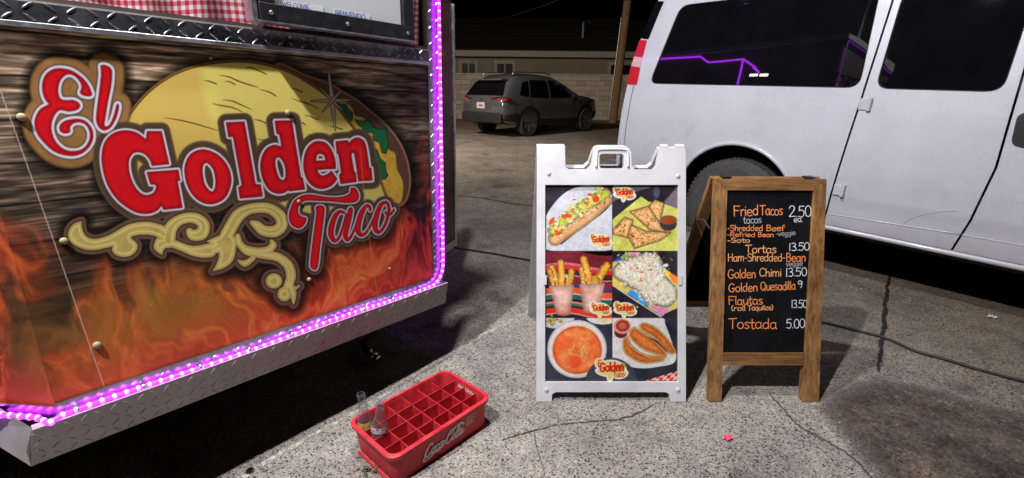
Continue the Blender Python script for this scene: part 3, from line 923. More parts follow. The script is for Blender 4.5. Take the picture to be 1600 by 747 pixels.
    pr.fill(osh - 4.5, (128, 92, 48))
    pr.fill(osh - 1.4, (84, 60, 30))
    tz = np.clip((X - 311 - (Y - 112) * 0.02 - 0.0024 * (Y - 112) ** 2) / 16.0 + 0.3, 0, 1)
    shc = np.array([214, 182, 92]) * (1 - tz)[:, None] + np.array([224, 206, 108]) * tz[:, None]
    shc *= (1 - 0.12 * np.clip((Y - 180) / 100, 0, 1))[:, None]
    pr.fill(osh, shc)
    for q in ([(343, 118), (356, 120), (372, 127), (390, 133), (402, 136)], [(347, 156), (362, 158), (374, 163), (392, 171)], [(384, 105), (395, 107), (415, 116)], [(350, 127), (358, 128), (366, 132)], [(256, 184), (282, 188), (310, 195), (340, 204)], [(331, 162), (345, 165), (362, 168), (378, 175)], [(453, 137), (462, 140), (471, 144)], [(455, 154), (470, 159), (483, 163), (497, 170)], [(475, 180), (485, 182), (496, 187)], [(396, 187), (404, 188), (416, 193)], [(465, 190), (472, 192), (476, 195)], [(514, 197), (524, 199), (534, 202)], [(402, 217), (410, 219), (418, 222)], [(480, 210), (487, 212), (494, 216)], [(318, 126), (326, 127), (337, 131)], [(405, 140), (420, 144), (430, 150)]):
        pr.fill(pr.stroke(q, [0.3, 0.9, 0.9, 0.4][:len(q)] if len(q) < 5 else [0.3, 0.9, 1.0, 0.9, 0.4], 3), (70, 48, 24))
    # brown boards behind the lettering
    bro = np.minimum(el - 21, 1e3)
    pr.fill(bro, (84, 60, 38), 5.0)
    pr.fill(bro + 2.5, np.array([150, 108, 62]) * (0.82 + 0.3 * fbm(X * 0.05, Y * 0.05, 3))[:, None], 5.0)
    pr.fill(gd - 14, (92, 76, 60), 2.0)
    pr.fill(gd - 11, (70, 52, 38), 3.0)
    pr.fill(np.maximum(gd - 12, (120 - 0 * X) - X - 90), (96, 76, 58), 9.0, 0.35)
    pr.fill(taco - 8.5, (96, 80, 74), 2.0)
    pr.fill(taco - 6.0, (62, 46, 42), 3.0)
    # scrollwork
    pr.fill(od - 7.0, (104, 78, 66), 2.5)
    pr.fill(od - 3.0, (78, 56, 44), 3.0)
    band = np.clip(1 - np.abs(od + 4.6) / 2.6, 0, 1)
    gold = np.array([186, 164, 92]) * (0.92 + 0.16 * fbm(X * 0.07, Y * 0.07, 2))[:, None]
    pr.fill(od, gold)
    pr.fill(np.where(od < -1.5, np.abs(od + 5.0) - 1.7, 9), (212, 198, 122), 1.6, 0.85)
    # letters: grey bevel, white line, red face with a dark lower edge
    for D, wl in ((el, 6.0), (gred, 4.6), (taco, 3.4)):
        sx_, sy_ = 1.2, 1.6
        pr.fill(D - wl - 1.0, (60, 46, 44), 2.2)
        pr.fill(D - wl + 0.2, (150, 140, 150), 1.4)
        pr.fill(D - wl + 1.3, (214, 208, 214), 1.4)
        pr.fill(D - 1.1, (128, 64, 74), 1.2)
        dk = np.clip(1 + D / (5.5 if wl > 4 else 3.0), 0, 1)
        ang = fbm(X * 0.02, Y * 0.02, 2)
        face = np.array([206, 20, 30]) - dk[:, None] * np.array([58, 12, 8]) + ((fbm(X * 0.7, Y * 0.7, 2) - 0.5) * 16)[:, None]
        pr.fill(D, face)
    # star glint
    for q, r in (([(512, 108), (518, 157), (523, 204)], [0.4, 3.2, 0.4]), ([(485, 158), (518, 157), (548, 156)], [0.4, 2.6, 0.4]), ([(500, 138), (518, 157), (535, 174)], [0.3, 2.0, 0.3]), ([(503, 175), (518, 157), (533, 141)], [0.3, 2.0, 0.3])):
        D = pr.stroke(q, r, 5)
        pr.fill(D - 0.9, (60, 44, 40))
        pr.fill(D, (188, 168, 160))
    # pale scratches in the vinyl where two printed sheets meet
    for q, c_, w_ in (([(0, 141), (40, 252), (86, 383), (128, 505), (166, 614)], (214, 186, 180), 0.75), ([(562, 232), (572, 340), (592, 482)], (190, 130, 70), 0.45)):
        pr.fill(pr.stroke(q, w_, 3, 3), c_, 0.9, 0.85)


def panel_sheet():
    st = 0.0018
    nx, ny = int((PANEL_U1 - PANEL_U0) / 0.0015), int((PANEL_V1 - PANEL_V0) / st)
    U, V = np.meshgrid(np.linspace(PANEL_U0, PANEL_U1, nx), np.linspace(PANEL_V0, PANEL_V1, ny))
    Pw = t_world(U.ravel(), V.ravel(), np.zeros(U.size))
    X, Y = project(Pw)
    pr = Print(X, Y)
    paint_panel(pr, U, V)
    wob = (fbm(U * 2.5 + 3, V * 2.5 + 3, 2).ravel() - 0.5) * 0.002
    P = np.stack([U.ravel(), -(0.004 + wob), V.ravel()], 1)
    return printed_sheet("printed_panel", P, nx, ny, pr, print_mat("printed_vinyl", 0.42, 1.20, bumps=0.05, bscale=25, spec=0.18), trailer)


panel_sheet()


# flame print continued by pattern on the panels round the corners
def flame_mat():
    m = mat("flame_vinyl", rough=0.35)
    tc = nd(m, "ShaderNodeTexCoord")
    n1 = nd(m, "ShaderNodeTexNoise", Scale=3.0, Detail=7.0, Distortion=2.5)
    n2 = nd(m, "ShaderNodeTexWave", Scale=2.2, Distortion=9.0, Detail=4.0)
    for n in (n1, n2):
        lk(m, tc.outputs["Object"], n.inputs["Vector"])
    c = ramp(m, n1.outputs[0], [(0.3, (0.018, 0.009, 0.010)), (0.5, (0.10, 0.022, 0.03)), (0.65, (0.26, 0.05, 0.04)), (0.8, (0.36, 0.12, 0.05))])
    lk(m, mixc(m, 0.3, c, n2.outputs["Color"], 'MULTIPLY'), bsdf(m).inputs["Base Color"])
    return m


M_FLAME = flame_mat()
def uw(p):
    q = np.asarray(p) - P0
    return np.array([float(q @ TD), float(q @ TN)])


# printed end door standing open beyond the far corner, seen almost edge-on
DA, DB = uw(at(692, 394, 0.31)), uw(at(711.5, 378, 0.31))
dd = (DB - DA) / np.linalg.norm(DB - DA)
DA = DA - dd * 0.35
dlen = float(np.linalg.norm(DB - DA))
dperp = np.array([dd[1], -dd[0]])
if dperp @ (uw(EYE) - DA) < 0:
    dperp = -dperp


def door_box(s0, s1, v0, v1, w0, w1, name, m, bevel=0.0):
    V = []
    for v in (v0, v1):
        for s_, w_ in ((s0, w0), (s1, w0), (s1, w1), (s0, w1)):
            q = DA + dd * s_ + dperp * w_
            V.append(T(q[0], v, q[1]))
    return MB().add(V, [(0, 1, 2, 3), (7, 6, 5, 4), (0, 4, 5, 1), (1, 5, 6, 2), (2, 6, 7, 3), (3, 7, 4, 0)]).build(name, m, trailer, recalc=True, bevel=bevel)


door_box(0.0, dlen - 0.022, 0.0525, 1.50, -0.04, 0.0, "end_door", M_FLAME)
door_box(0.0, dlen - 0.004, 0.0, 0.05, -0.042, 0.006, "end_door_rail", M_PLATE_DULL)
door_box(dlen - 0.022, dlen, 0.0, 1.42, -0.045, 0.010, "door_edge_trim", M_ALU, 0.002)

# body behind the printed side: a footprint with the near corner cut off at an angle
BW = 2.85
kp = at(-80, 652, 0.425) - P0
ku, kw = float(kp @ TD), float(kp @ TN)
kdir = np.array([ku - PANEL_U0, kw - 0.004])
kdir /= np.linalg.norm(kdir)
K2 = np.array([PANEL_U0, -0.03]) + kdir * 1.9
foot = [(-0.004, -0.004), (PANEL_U0 + 0.01, -0.03), (K2[0], K2[1] - 0.05), (K2[0] + 0.1, -BW), (-0.004, -BW)]
MB().prism(foot, [], lambda a, b, d: T(a, d, b), 0.02, 0.06).build("floor_frame", M_BLACK, trailer, recalc=True)
MB().prism([(0.02, 0.03), (PANEL_U0 - 0.02, 0.03), (K2[0] - 0.03, K2[1] + 0.03), (K2[0] + 0.1, -BW - 0.03), (0.02, -BW - 0.03)], [], lambda a, b, d: T(a, d, b), 2.10, 2.16).build("roof", noisy("roof_white", (0.5, 0.5, 0.5), (0.6, 0.6, 0.6), 4, 0.5), trailer, recalc=True)
MB().box((PANEL_U0, 0.002, 0.06), (-0.004, 0.05, 1.10)).build("side_wall", M_WALL, trailer)
MB().box((PANEL_U0, 0.0, 1.78), (-0.004, 0.05, 2.10)).build("upper_side_wall", M_WALL, trailer)
for nm, (a, b), v0_ in (("corner_wall", ((PANEL_U0, -0.012), (K2[0], K2[1])), 0.07), ("end_wall", ((K2[0], K2[1] - .01), (K2[0] + .1, -BW)), 0.07), ("far_wall", ((K2[0] + .11, -BW), (-0.01, -BW)), 0.07), ("nose_wall", ((-0.012, -0.055), (-0.012, -BW + .01)), 0.07)):
    MB().add([T(a[0], v0_, a[1]), T(b[0], v0_, b[1]), T(b[0], 2.095, b[1]), T(a[0], 2.095, a[1])], [(0, 1, 2, 3)]).build(nm, M_FLAME if nm == "corner_wall" else M_WALL, trailer)


def lugs(mb, pts, L, wdt, h, plane):
    """raised bars of tread plate: pts = (a, b, angle)"""
    for a, b, ang in pts:
        ca, sa = math.cos(ang), math.sin(ang)
        ring = [(-L, 0), (-L * .55, -wdt), (L * .55, -wdt), (L, 0), (L * .55, wdt), (-L * .55, wdt)]
        base = [plane(a + x * ca - y * sa, b + x * sa + y * ca, 0) for x, y in ring]
        top = [plane(a + x * .75 * ca - y * .45 * sa, b + x * .75 * sa + y * .45 * ca, h) for x, y in ring]
        mb.add(base + top, [(6, 7, 8, 9, 10, 11)] + [(i, (i + 1) % 6, 6 + (i + 1) % 6, 6 + i) for i in range(6)])


def tread(name, a0, a1, b0, b1, plane, pitch=0.030, L=0.0125, wdt=0.003, h=0.0022, m=None, parent=None, jit=0.0):
    pts, j = [], 0
    b = b0 + L * 0.8
    while b < b1 - L * 0.5:
        a, i = a0 + L * (1.1 + 0.0 * (j % 2)), 0
        while a < a1 - L:
            pts.append((a, b, rad(45) if (i + j) % 2 == 0 else rad(-45)))
            a += pitch
            i += 1
        b += pitch * 0.86
        j += 1
    mb = MB()
    lugs(mb, pts, L, wdt, h, plane)
    o = mb.build(name, m, parent, smooth=40)
    o["kind"] = "stuff"
    return o


# skirt: tread plate leaning slightly inward at the bottom
SK_U0 = t_px(50, 733)[0]


def skirt_pt(a, b, h):
    return T(a, b, 0.012 + h + 0.02 * (b / 0.1))


V = [skirt_pt(SK_U0, 0, 0), skirt_pt(0, 0, 0), skirt_pt(0, 0.106, 0), skirt_pt(SK_U0 + 0.02, 0.106, 0)]
Vb = [T(SK_U0, 0, 0.006), T(0, 0, 0.006), T(0, 0.106, 0.006), T(SK_U0 + 0.02, 0.106, 0.006)]
skirt = MB().add(V + Vb, [(0, 1, 2, 3), (7, 6, 5, 4), (0, 4, 5, 1), (1, 5, 6, 2), (2, 6, 7, 3), (3, 7, 4, 0)]).build("skirt", M_PLATE_DULL, trailer)
tread("tread_lugs", SK_U0 + 0.01, -0.005, 0.002, 0.105, skirt_pt, 0.030, 0.0115, 0.0022, 0.0016, M_PLATE_DULL, skirt)
# skirt return round the near corner
ks = at(-60, 676, 0.31) - P0
kd = np.array([float(ks @ TD), float(ks @ TN)])
V = [T(SK_U0, 0, 0.012), T(kd[0], 0, kd[1]), T(kd[0], 0.16, kd[1]), T(SK_U0 + 0.02, 0.106, 0.02), T(SK_U0, 0.05, 0.02)]
MB().add(V, [(4, 3, 2, 1, 0)]).build("skirt_return", M_PLATE_DULL, trailer)

# bright tread plate trim inside the light strip: bottom run, upright run and counter edge
def trim_pt(a, b, h):
    return T(a, b, 0.008 + h)


def trim_plate(name, a0, a1, b0, b1, pitch=0.030, **k):
    o = MB().box((a0, -0.008, b0), (a1, -0.0045, b1)).build(name, M_PLATE, trailer)
    tread("tread_lugs", a0, a1, b0, b1, trim_pt, pitch, m=M_PLATE, parent=o, **k)
    return o


trim_plate("bottom_trim", PANEL_U0 - 0.0, -0.0665, 0.107, 0.142, 0.034, L=0.013, wdt=0.0030)
trim_plate("corner_upright_trim", -0.066, 0.006, 0.107, 1.55, 0.034, L=0.012)


def ledge_pt(a, b, h):
    # the counter edge: sloping face, b runs from its lower lip to the wall
    return T(a, 1.044 + b * 0.80 - 0.1 * h, 0.017 - b * 0.10 + h)


V = [ledge_pt(PANEL_U0 - 0.0, 0, 0), ledge_pt(-0.067, 0, 0), ledge_pt(-0.067, 0.050, 0), ledge_pt(PANEL_U0 - 0.0, 0.050, 0)]
ledge = MB().add(V, [(0, 1, 2, 3)]).build("counter_edge", M_PLATE, trailer)
tread("tread_lugs", PANEL_U0, -0.067, 0.0, 0.050, ledge_pt, 0.036, 0.014, 0.0028, 0.0022, M_PLATE, ledge)
MB().box((PANEL_U0 - 0.0, -0.019, 1.032), (-0.067, -0.0085, 1.0435)).build("counter_lip", M_ALU, trailer, bevel=0.002)
MB().box((PANEL_U0 - 0.0, -0.012, 1.0845), (-0.067, 0.06, 1.0885)).build("sill", M_PLATE_DULL, trailer)

# print carried beyond the near corner
def corner_sheet():
    """the same print carried round the near corner"""
    nx, ny = 60, 220
    Sg, Vg = np.meshgrid(np.linspace(1, 0, nx), np.linspace(0.107, 1.06, ny))
    Sg, Vg = Sg.ravel(), Vg.ravel()
    Uc, Wc = PANEL_U0 + (ku - PANEL_U0) * Sg, 0.004 + (kw - 0.004) * Sg
    X, Y = project(t_world(Uc, Vg, Wc))
    pr = Print(X, Y)
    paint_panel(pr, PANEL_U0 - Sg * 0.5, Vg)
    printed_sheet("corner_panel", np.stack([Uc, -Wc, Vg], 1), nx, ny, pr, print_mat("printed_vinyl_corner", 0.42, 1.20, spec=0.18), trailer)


corner_sheet()
MB().add([T(PANEL_U0, 0.085, 0.012), T(ku, 0.085, kw + 0.01), T(ku, 0.135, kw + 0.012), T(PANEL_U0, 0.135, 0.012)], [(3, 2, 1, 0)]).build("corner_bottom_trim", M_PLATE, trailer)

# domed bolt heads through the print
bolt_me = None
M_BOLT = noisy("bolt_head", (0.30, 0.24, 0.10), (0.42, 0.36, 0.20), 60, 0.4)
for (px, py), r in zip([(451, 176), (34, 183), (100, 377), (152, 540), (484, 437), (468, 315), (330, 90), (610, 420)], (0.0085, 0.0085, 0.008, 0.009, 0.007, 0.006, 0.005, 0.005)):
    u_, v_ = t_px(px, py, 0.01)
    if bolt_me is None:
        b_ = MB().lathe([(1.0, 0), (1.05, 0.25), (0.95, 0.6), (0.65, 0.9), (0.2, 1.02)], 14)
        bo = b_.build("bolt", M_BOLT, trailer, smooth=True)
        bolt_me = bo.data
    else:
        bo = share("bolt", bolt_me, trailer)
    bo.location, bo.rotation_euler, bo.scale = T(u_, v_, 0.004), (rad(90), 0, 0), (r, r, r * 0.9)

# ---- purple light strip
M_TUBE = mat("light_strip_sleeve", (0.25, 0.05, 0.35), 0.3, emit=(0.56, 0.022, 1.0), estr=3.6)
M_LED = mat("light_diode", (0.9, 0.7, 1.0), 0.3, emit=(0.62, 0.035, 1.0), estr=6.5)
LED_W = 0.022
vtop = 1.50
path = [(-0.018, vtop), (-0.018, 1.2), (-0.018, 0.9), (-0.018, 0.6), (-0.018, 0.3), (-0.018, 0.205)]
for k in range(1, 9):
    a = rad(90 * k / 8)
    path.append((-0.018 - 0.07 * (1 - math.cos(a)), 0.205 - 0.095 * math.sin(a)))
for uu in np.linspace(-0.15, PANEL_U0 + 0.01, 14):
    path.append((float(uu), 0.110 + 0.004 * math.sin(uu * 9)))
pts3 = [T(u_, v_, LED_W) for u_, v_ in path]
pts3.append(T(PANEL_U0 - 0.02, 0.110, LED_W + 0.012))
for k in np.linspace(0.2, 1.0, 5):
    pts3.append(T(PANEL_U0 + (ku - PANEL_U0) * k, 0.110, 0.004 + (kw - 0.004) * k + 0.03))
strip = MB().tube(pts3, 0.0065, 8).build("light_strip", M_TUBE, trailer, smooth=True)
seg = [np.array(p) for p in pts3]
dist = [0.0]
for i in range(1, len(seg)):
    dist.append(dist[-1] + np.linalg.norm(seg[i] - seg[i - 1]))
led_me = None
s_ = 0.01
while s_ < dist[-1]:
    i = max(1, int(np.searchsorted(dist, s_)))
    f_ = (s_ - dist[i - 1]) / (dist[i] - dist[i - 1])
    q = seg[i - 1] * (1 - f_) + seg[i] * f_
    q = q + np.array([0, -0.0012, 0])
    if led_me is None:
        lo = MB().lathe([(0.35, -1), (0.85, -0.6), (1, 0), (0.85, 0.6), (0.35, 1)], 8).build("diode", M_LED, strip, smooth=True)
        led_me = lo.data
    else:
        lo = share("diode", led_me, strip)
    lo.location, lo.scale = q, (0.0070, 0.0070, 0.0085)
    s_ += 0.026
# the same strip carried round the upper edge of the trailer, above the picture
MB().tube([T(-0.018, vtop + 0.01, LED_W), T(-0.018, 2.08, LED_W), T(-0.8, 2.08, LED_W), T(PANEL_U0, 2.08, LED_W)], 0.0055, 8).build("upper_light_strip", M_TUBE, trailer, smooth=True)
# clips holding the strip
clip = None
for k in range(9):
    u_ = -0.15 - k * 0.14
    if clip is None:
        clip = MB().box((-0.004, -0.0075, -0.009), (0.004, 0.012, 0.009)).build("strip_clip", M_ALU, trailer, bevel=0.002)
        clip.location = T(u_, 0.111, LED_W)
    else:
        c2 = share("strip_clip", clip.data, trailer, T(u_, 0.111, LED_W))

# ---- running gear on the far side
M_TYRE = noisy("tyre_rubber", (0.035, 0.034, 0.033), (0.06, 0.058, 0.056), 40, 0.8, bumps=0.2)
for u_ in (-1.9, -1.1):
    Mw = Matrix.Translation(T(u_, -0.02, -1.85)) @ Matrix.Rotation(rad(90), 4, 'X')
    MB().lathe([(0.19, -0.1), (0.30, -0.1), (0.335, -0.06), (0.335, 0.06), (0.30, 0.1), (0.19, 0.1)], 24, Mw).build("tyre", M_TYRE, trailer, smooth=40)
    MB().lathe([(0.02, -0.06), (0.19, -0.09), (0.2, 0.0), (0.19, 0.09), (0.05, 0.07)], 20, Mw).build("wheel_rim", M_ALU, trailer, smooth=40)

# ================================================================== GINGHAM CURTAIN, MENU BOARD
def gingham():
    m = mat("gingham_cloth", rough=0.9)
    uvn = nd(m, "ShaderNodeUVMap")
    sx = nd(m, "ShaderNodeSeparateXYZ")
    lk(m, uvn.outputs[0], sx.inputs[0])
    stripes = []
    for k in (0, 1):
        fr = nd(m, "ShaderNodeMath", operation='FRACT')
        sc = nd(m, "ShaderNodeMath", operation='MULTIPLY')
        sc.inputs[1].default_value = 1 / 0.0215
        lk(m, sx.outputs[k], sc.inputs[0])
        lk(m, sc.outputs[0], fr.inputs[0])
        gt = nd(m, "ShaderNodeMath", operation='GREATER_THAN')
        gt.inputs[1].default_value = 0.5
        lk(m, fr.outputs[0], gt.inputs[0])
        stripes.append(gt.outputs[0])
    ad = nd(m, "ShaderNodeMath", operation='ADD')
    lk(m, stripes[0], ad.inputs[0])
    lk(m, stripes[1], ad.inputs[1])
    hf = nd(m, "ShaderNodeMath", operation='MULTIPLY')
    hf.inputs[1].default_value = 0.5
    lk(m, ad.outputs[0], hf.inputs[0])
    c = ramp(m, hf.outputs[0], [(0.0, (0.60, 0.54, 0.55)), (0.5, (0.48, 0.14, 0.18)), (1.0, (0.32, 0.010, 0.025))])
    lk(m, c, bsdf(m).inputs["Base Color"])
    return m


def curtain():
    nu, nv = 220, 40
    u0, u1, v0, v1 = PANEL_U0, -0.07, 1.072, 1.80
    V, UV = [], []
    for j in range(nv):
        for i in range(nu):
            a, b = i / (nu - 1), j / (nv - 1)
            u_ = u0 + (u1 - u0) * a
            sw = abs(math.sin((u_ + 0.35) * 4.6))
            v_ = v0 + 0.028 * (1 - sw) ** 1.5 * (1 - b) + (v1 - v0) * b
            gath = 0.5 + 0.5 * math.cos((u_ + 0.35) * 9.2)
            w_ = -0.030 + 0.014 * math.sin(u_ * 46 + 3.5 * vnoise(np.array([u_ * 6]), np.array([b * 4]))[0]) * (0.35 + 0.65 * gath) + 0.010 * math.sin(u_ * 14 + b * 5)
            V.append(T(u_, v_, w_))
            sag = 0.035 * math.sin((u_ + 0.35) * 9.2) * (1 - b)
            UV.append((u_ * 1.35 + 3 + sag, v_ + 0.02 * math.cos((u_ + 0.35) * 9.2) * (1 - b)))
    F = [(j * nu + i, j * nu + i + 1, (j + 1) * nu + i + 1, (j + 1) * nu + i) for j in range(nv - 1) for i in range(nu - 1)]
    rt = root("gingham_curtain", "red and white gingham cloth gathered across the trailer's serving window", "curtain", P0, TD, TV)
    o = MB().add(V, F).build("cloth", gingham(), rt, smooth=True)
    uvl = o.data.uv_layers.new(name="UVMap")
    li = np.zeros(len(o.data.loops), np.int32)
    o.data.loops.foreach_get("vertex_index", li)
    uvl.data.foreach_set("uv", np.array(UV, np.float32)[li].ravel())
    MB().tube([T(PANEL_U0, 1.79, -0.022), T(-0.1, 1.79, -0.022)], 0.006, 8).build("rod", M_ALU, rt)


curtain()

BW0 = 0.070                                            # how far the menu case stands out from the wall
bl, br = t_px(408, 34, BW0), t_px(648, 60, BW0)
BB = (bl[1] + br[1]) / 2
menu = root("menu_case", "white menu board in a black frame with handwritten welcome strips", "menu board", t_world(bl[0], BB, BW0), TD, TV)
mw, mh = br[0] - bl[0], 0.46
M_FRAME = noisy("black_frame", (0.010, 0.010, 0.012), (0.025, 0.025, 0.03), 30, 0.35)
fb = 0.046
for lo_, hi_ in (((0, 0, 0), (mw, 0.05, fb)), ((0, 0, mh - fb), (mw, 0.05, mh)), ((0, 0.001, fb), (0.045, 0.049, mh - fb)), ((mw - 0.045, 0.001, fb), (mw, 0.049, mh - fb))):
    MB().box(lo_, hi_).build("frame_rail", M_FRAME, menu, bevel=0.003)
MB().box((0.05, 0.012, 0.03), (mw - 0.05, 0.035, mh - 0.03)).build("whiteboard", noisy("whiteboard", (0.55, 0.56, 0.57), (0.62, 0.63, 0.64), 6, 0.25), menu)
MB().box((-0.004, 0.0, -0.006), (mw + 0.004, 0.052, -0.001)).build("bottom_edge", M_ALU, menu)
MB().box((-0.018, 0.004, -0.004), (-0.005, 0.052, mh)).build("side_edge", M_ALU, menu)
for x_ in (0.03, mw * 0.5, mw - 0.03):
    MB().lathe([(0.006, 0), (0.006, 0.003), (0.003, 0.005)], 10, Matrix.Translation((x_, 0.0, fb * 0.45)) @ Matrix.Rotation(rad(90), 4, 'X')).build("screw", M_ALU, menu, smooth=40)
MB().box((0.10, 0.05, 0.1), (mw - 0.1, 0.10, 0.3)).build("mounting_block", M_BLACK, menu)
M_LABEL = noisy("paper_strip", (0.66, 0.66, 0.68), (0.72, 0.72, 0.74), 20, 0.5)
M_BLUE = noisy("blue_marker", (0.03, 0.09, 0.36), (0.05, 0.14, 0.46), 90, 0.5)
MO = t_world(bl[0], BB, BW0) - TN * 0.012


def menu_pt(px, py, dep=0.0):
    q = on_plane(px, py, MO, TN) - (MO + TN * 0.012)
    return (float(q @ TD), 0.012 - dep, float(q @ TV))


for txt, quad, wr in (("WELCOME", [(436, 0), (504, 9), (506, 23), (434, 12)], (440, 482, 10, 3, 16)), ("BIENVENIDO", [(520, 12), (578, 23), (578, 36), (520, 25)], (523, 570, 24, 16, 32))):
    MB().add([menu_pt(*q, 0.0015) for q in quad], [(3, 2, 1, 0)]).build("paper_strip", M_LABEL, menu)
    mb = MB()
    ribbons(mb, write(txt, wr[0], wr[1], wr[2], wr[3], wr[4], 0.04), 0.55, lambda a, b, d: menu_pt(a, b, 0.0022 + d))
    mb.build("lettering", M_BLUE, menu)
# ================================================================== WHITE A-FRAME SIGN
WL, WR = at(838, 628), at(1072, 628)
W_EX = unit(WR - WL)
W_BK = unit(np.cross([0, 0, 1], W_EX))                 # horizontal, away from the camera
W_LEAN = rad(18.5)
W_UP = math.cos(W_LEAN) * np.array([0, 0, 1.0]) + math.sin(W_LEAN) * W_BK
W_N = np.cross(W_EX, W_UP)                             # out of the front face
WO = (WL + WR) / 2
sign = root("sandwich_board", "white plastic folding sandwich board with six food photographs", "sandwich board", WO, W_EX)


def w_sq(px, py):
    """pixel -> (s, q) on the front face"""
    q = on_plane(px, py, WO, W_N) - WO
    return float(q @ W_EX), float(q @ W_UP)


def w_pt(s, q, dep):
    """(s, q) and depth behind the front face -> local point"""
    p = s * W_EX + q * W_UP - dep * W_N
    return (float(p @ W_EX), float(p @ np.cross([0, 0, 1], W_EX)), float(p[2]))


M_PLAST = noisy("white_plastic", (0.46, 0.455, 0.46), (0.56, 0.555, 0.56), 7, 0.42, bumps=0.06, bscale=400, rvar=0.15)
M_PLAST2 = noisy("white_plastic_worn", (0.42, 0.41, 0.42), (0.54, 0.53, 0.54), 12, 0.5, bumps=0.06, bscale=300)
out = [(838, 628), (862, 628), (863, 616), (869, 613), (1040, 613), (1046, 616), (1048, 628), (1072, 628), (1072, 252), (1071.5, 231.5), (1031, 231), (1026, 258), (1020, 264.5),
       (992, 264.5), (987.5, 260), (986.5, 238), (983, 231), (977, 228.5), (936, 228.5), (930, 231), (927, 238), (924, 256), (917, 264), (888, 264), (883.5, 260), (883, 227), (839, 227)]
out = [w_sq(*p) for p in out]
hnd = [w_sq(*p) for p in [(940, 240), (971, 240), (974.5, 243), (975.5, 259), (973, 263), (939, 263), (936.5, 259), (937, 243)]]
ins = [w_sq(*p) for p in [(852, 289), (1060, 289), (1060, 597), (852, 597)]]
MB().prism(out, [hnd, ins], w_pt, 0.0, 0.028).build("front_frame", M_PLAST, sign, recalc=True, bevel=0.004, segs=3)
# moulded rib round the handle and the recess edge
hb = [w_sq(*p) for p in [(931.5, 262), (933, 240), (938, 234), (975, 234), (981, 240), (981.5, 262)]]
MB().tube([w_pt(a, b, -0.002) for a, b in cat_rom(hb, False, 5)], 0.0045, 8).build("handle_rib", M_PLAST, sign, smooth=True)
MB().add([w_pt(a, b, 0.019) for a, b in [w_sq(*p) for p in [(846, 283), (1066, 283), (1066, 603), (846, 603)]]], [(3, 2, 1, 0)]).build("insert_backing", M_BLACK, sign)
# hinged rear leaf
R_LEAN = rad(22.5)
tops = w_sq(955, 236)[1]
apex = tops * W_UP - 0.030 * W_N


def r_pt(s, q, dep):
    k = tops - q
    p = apex + s * W_EX + k * (math.sin(R_LEAN) * W_BK - math.cos(R_LEAN) * np.array([0, 0, 1.0])) * 1.02 + dep * (math.cos(R_LEAN) * W_BK + math.sin(R_LEAN) * np.array([0, 0, 1.0]))
    return (float(p @ W_EX), float(p @ np.cross([0, 0, 1], W_EX)), float(p[2]))


MB().prism([(a, b) for a, b in out], [hnd], r_pt, 0.002, 0.028).build("rear_leaf", M_PLAST2, sign, recalc=True, bevel=0.003)
# hinge knuckles on both posts, bolts and clips
for x0_, x1_ in ((840, 852), (869, 882), (1033, 1045), (1057, 1071)):
    a, b = w_sq(x0_, 230), w_sq(x1_, 230)
    MB().tube([w_pt(a[0], a[1] + 0.006, 0.026), w_pt(b[0], b[1] + 0.006, 0.026)], 0.013, 12).build("hinge_knuckle", M_PLAST, sign, smooth=40)
for px, py in ((857.5, 271), (1059, 275), (854, 609), (1059, 609)):
    s_, q_ = w_sq(px, py)
    p_ = w_pt(s_, q_, 0)
    MB().lathe([(0.0095, 0), (0.0095, 0.003), (0.006, 0.0055), (0.002, 0.006)], 14, Matrix.Translation(p_) @ Matrix.Rotation(rad(90) - W_LEAN, 4, 'X')).build("bolt", M_PLAST2, sign, smooth=40)
for px in (849, 1060):
    a, b = w_sq(px, 445), w_sq(px + 5, 430)
    V = [w_pt(x, y, d) for d in (-0.005, 0.006) for x, y in ((a[0], a[1]), (b[0], a[1]), (b[0], b[1]), (a[0], b[1]))]
    MB().add(V, [(0, 1, 2, 3), (7, 6, 5, 4), (0, 4, 5, 1), (1, 5, 6, 2), (2, 6, 7, 3), (3, 7, 4, 0)]).build("insert_clip", M_PLAST, sign, recalc=True)


def mini_logo(pr, cx, cy, w, big=False):
    k = w / 34.0
    D = np.minimum.reduce([pr.ell(cx + 1 * k, cy - 1 * k, 14 * k, 8.5 * k, 8), pr.ell(cx - 13 * k, cy - 6 * k, 5 * k, 5.5 * k), pr.ell(cx + 9 * k, cy + 5 * k, 8 * k, 5 * k, -10),
                           pr.ell(cx - 9 * k, cy + 3.5 * k, 8 * k, 3.5 * k, 15), pr.ell(cx - 2 * k, cy + 8 * k, 3 * k, 5 * k)])
    pr.fill(D - 1.0, (240, 236, 224))
    pr.fill(D + 0.6, (226, 206, 128))
    pr.fill(pr.ell(cx + 11 * k, cy - 2 * k, 3 * k, 6 * k, 30), (150, 160, 70), 1.4, 0.8)
    for st in write("Golden", cx - 13 * k, cx + 13 * k, cy + 2.4 * k, cy - 6.6 * k, cy + 1.0 * k, 0):
        pr.fill(pr.stroke(st, 1.0 * k, 3, 2), (206, 34, 24), 0.8)
    for st in write("Taco", cx + 1.5 * k, cx + 14 * k, cy + 8.6 * k, cy + 3 * k, cy + 7.6 * k, 0):
        pr.fill(pr.stroke(st, 0.55 * k, 3, 2), (208, 84, 44), 0.8)
    for st in write("E", cx - 15 * k, cx - 11 * k, cy - 3 * k, cy - 10 * k, None, 0):
        pr.fill(pr.stroke(st, 0.6 * k, 3, 2), (208, 70, 40), 0.8)


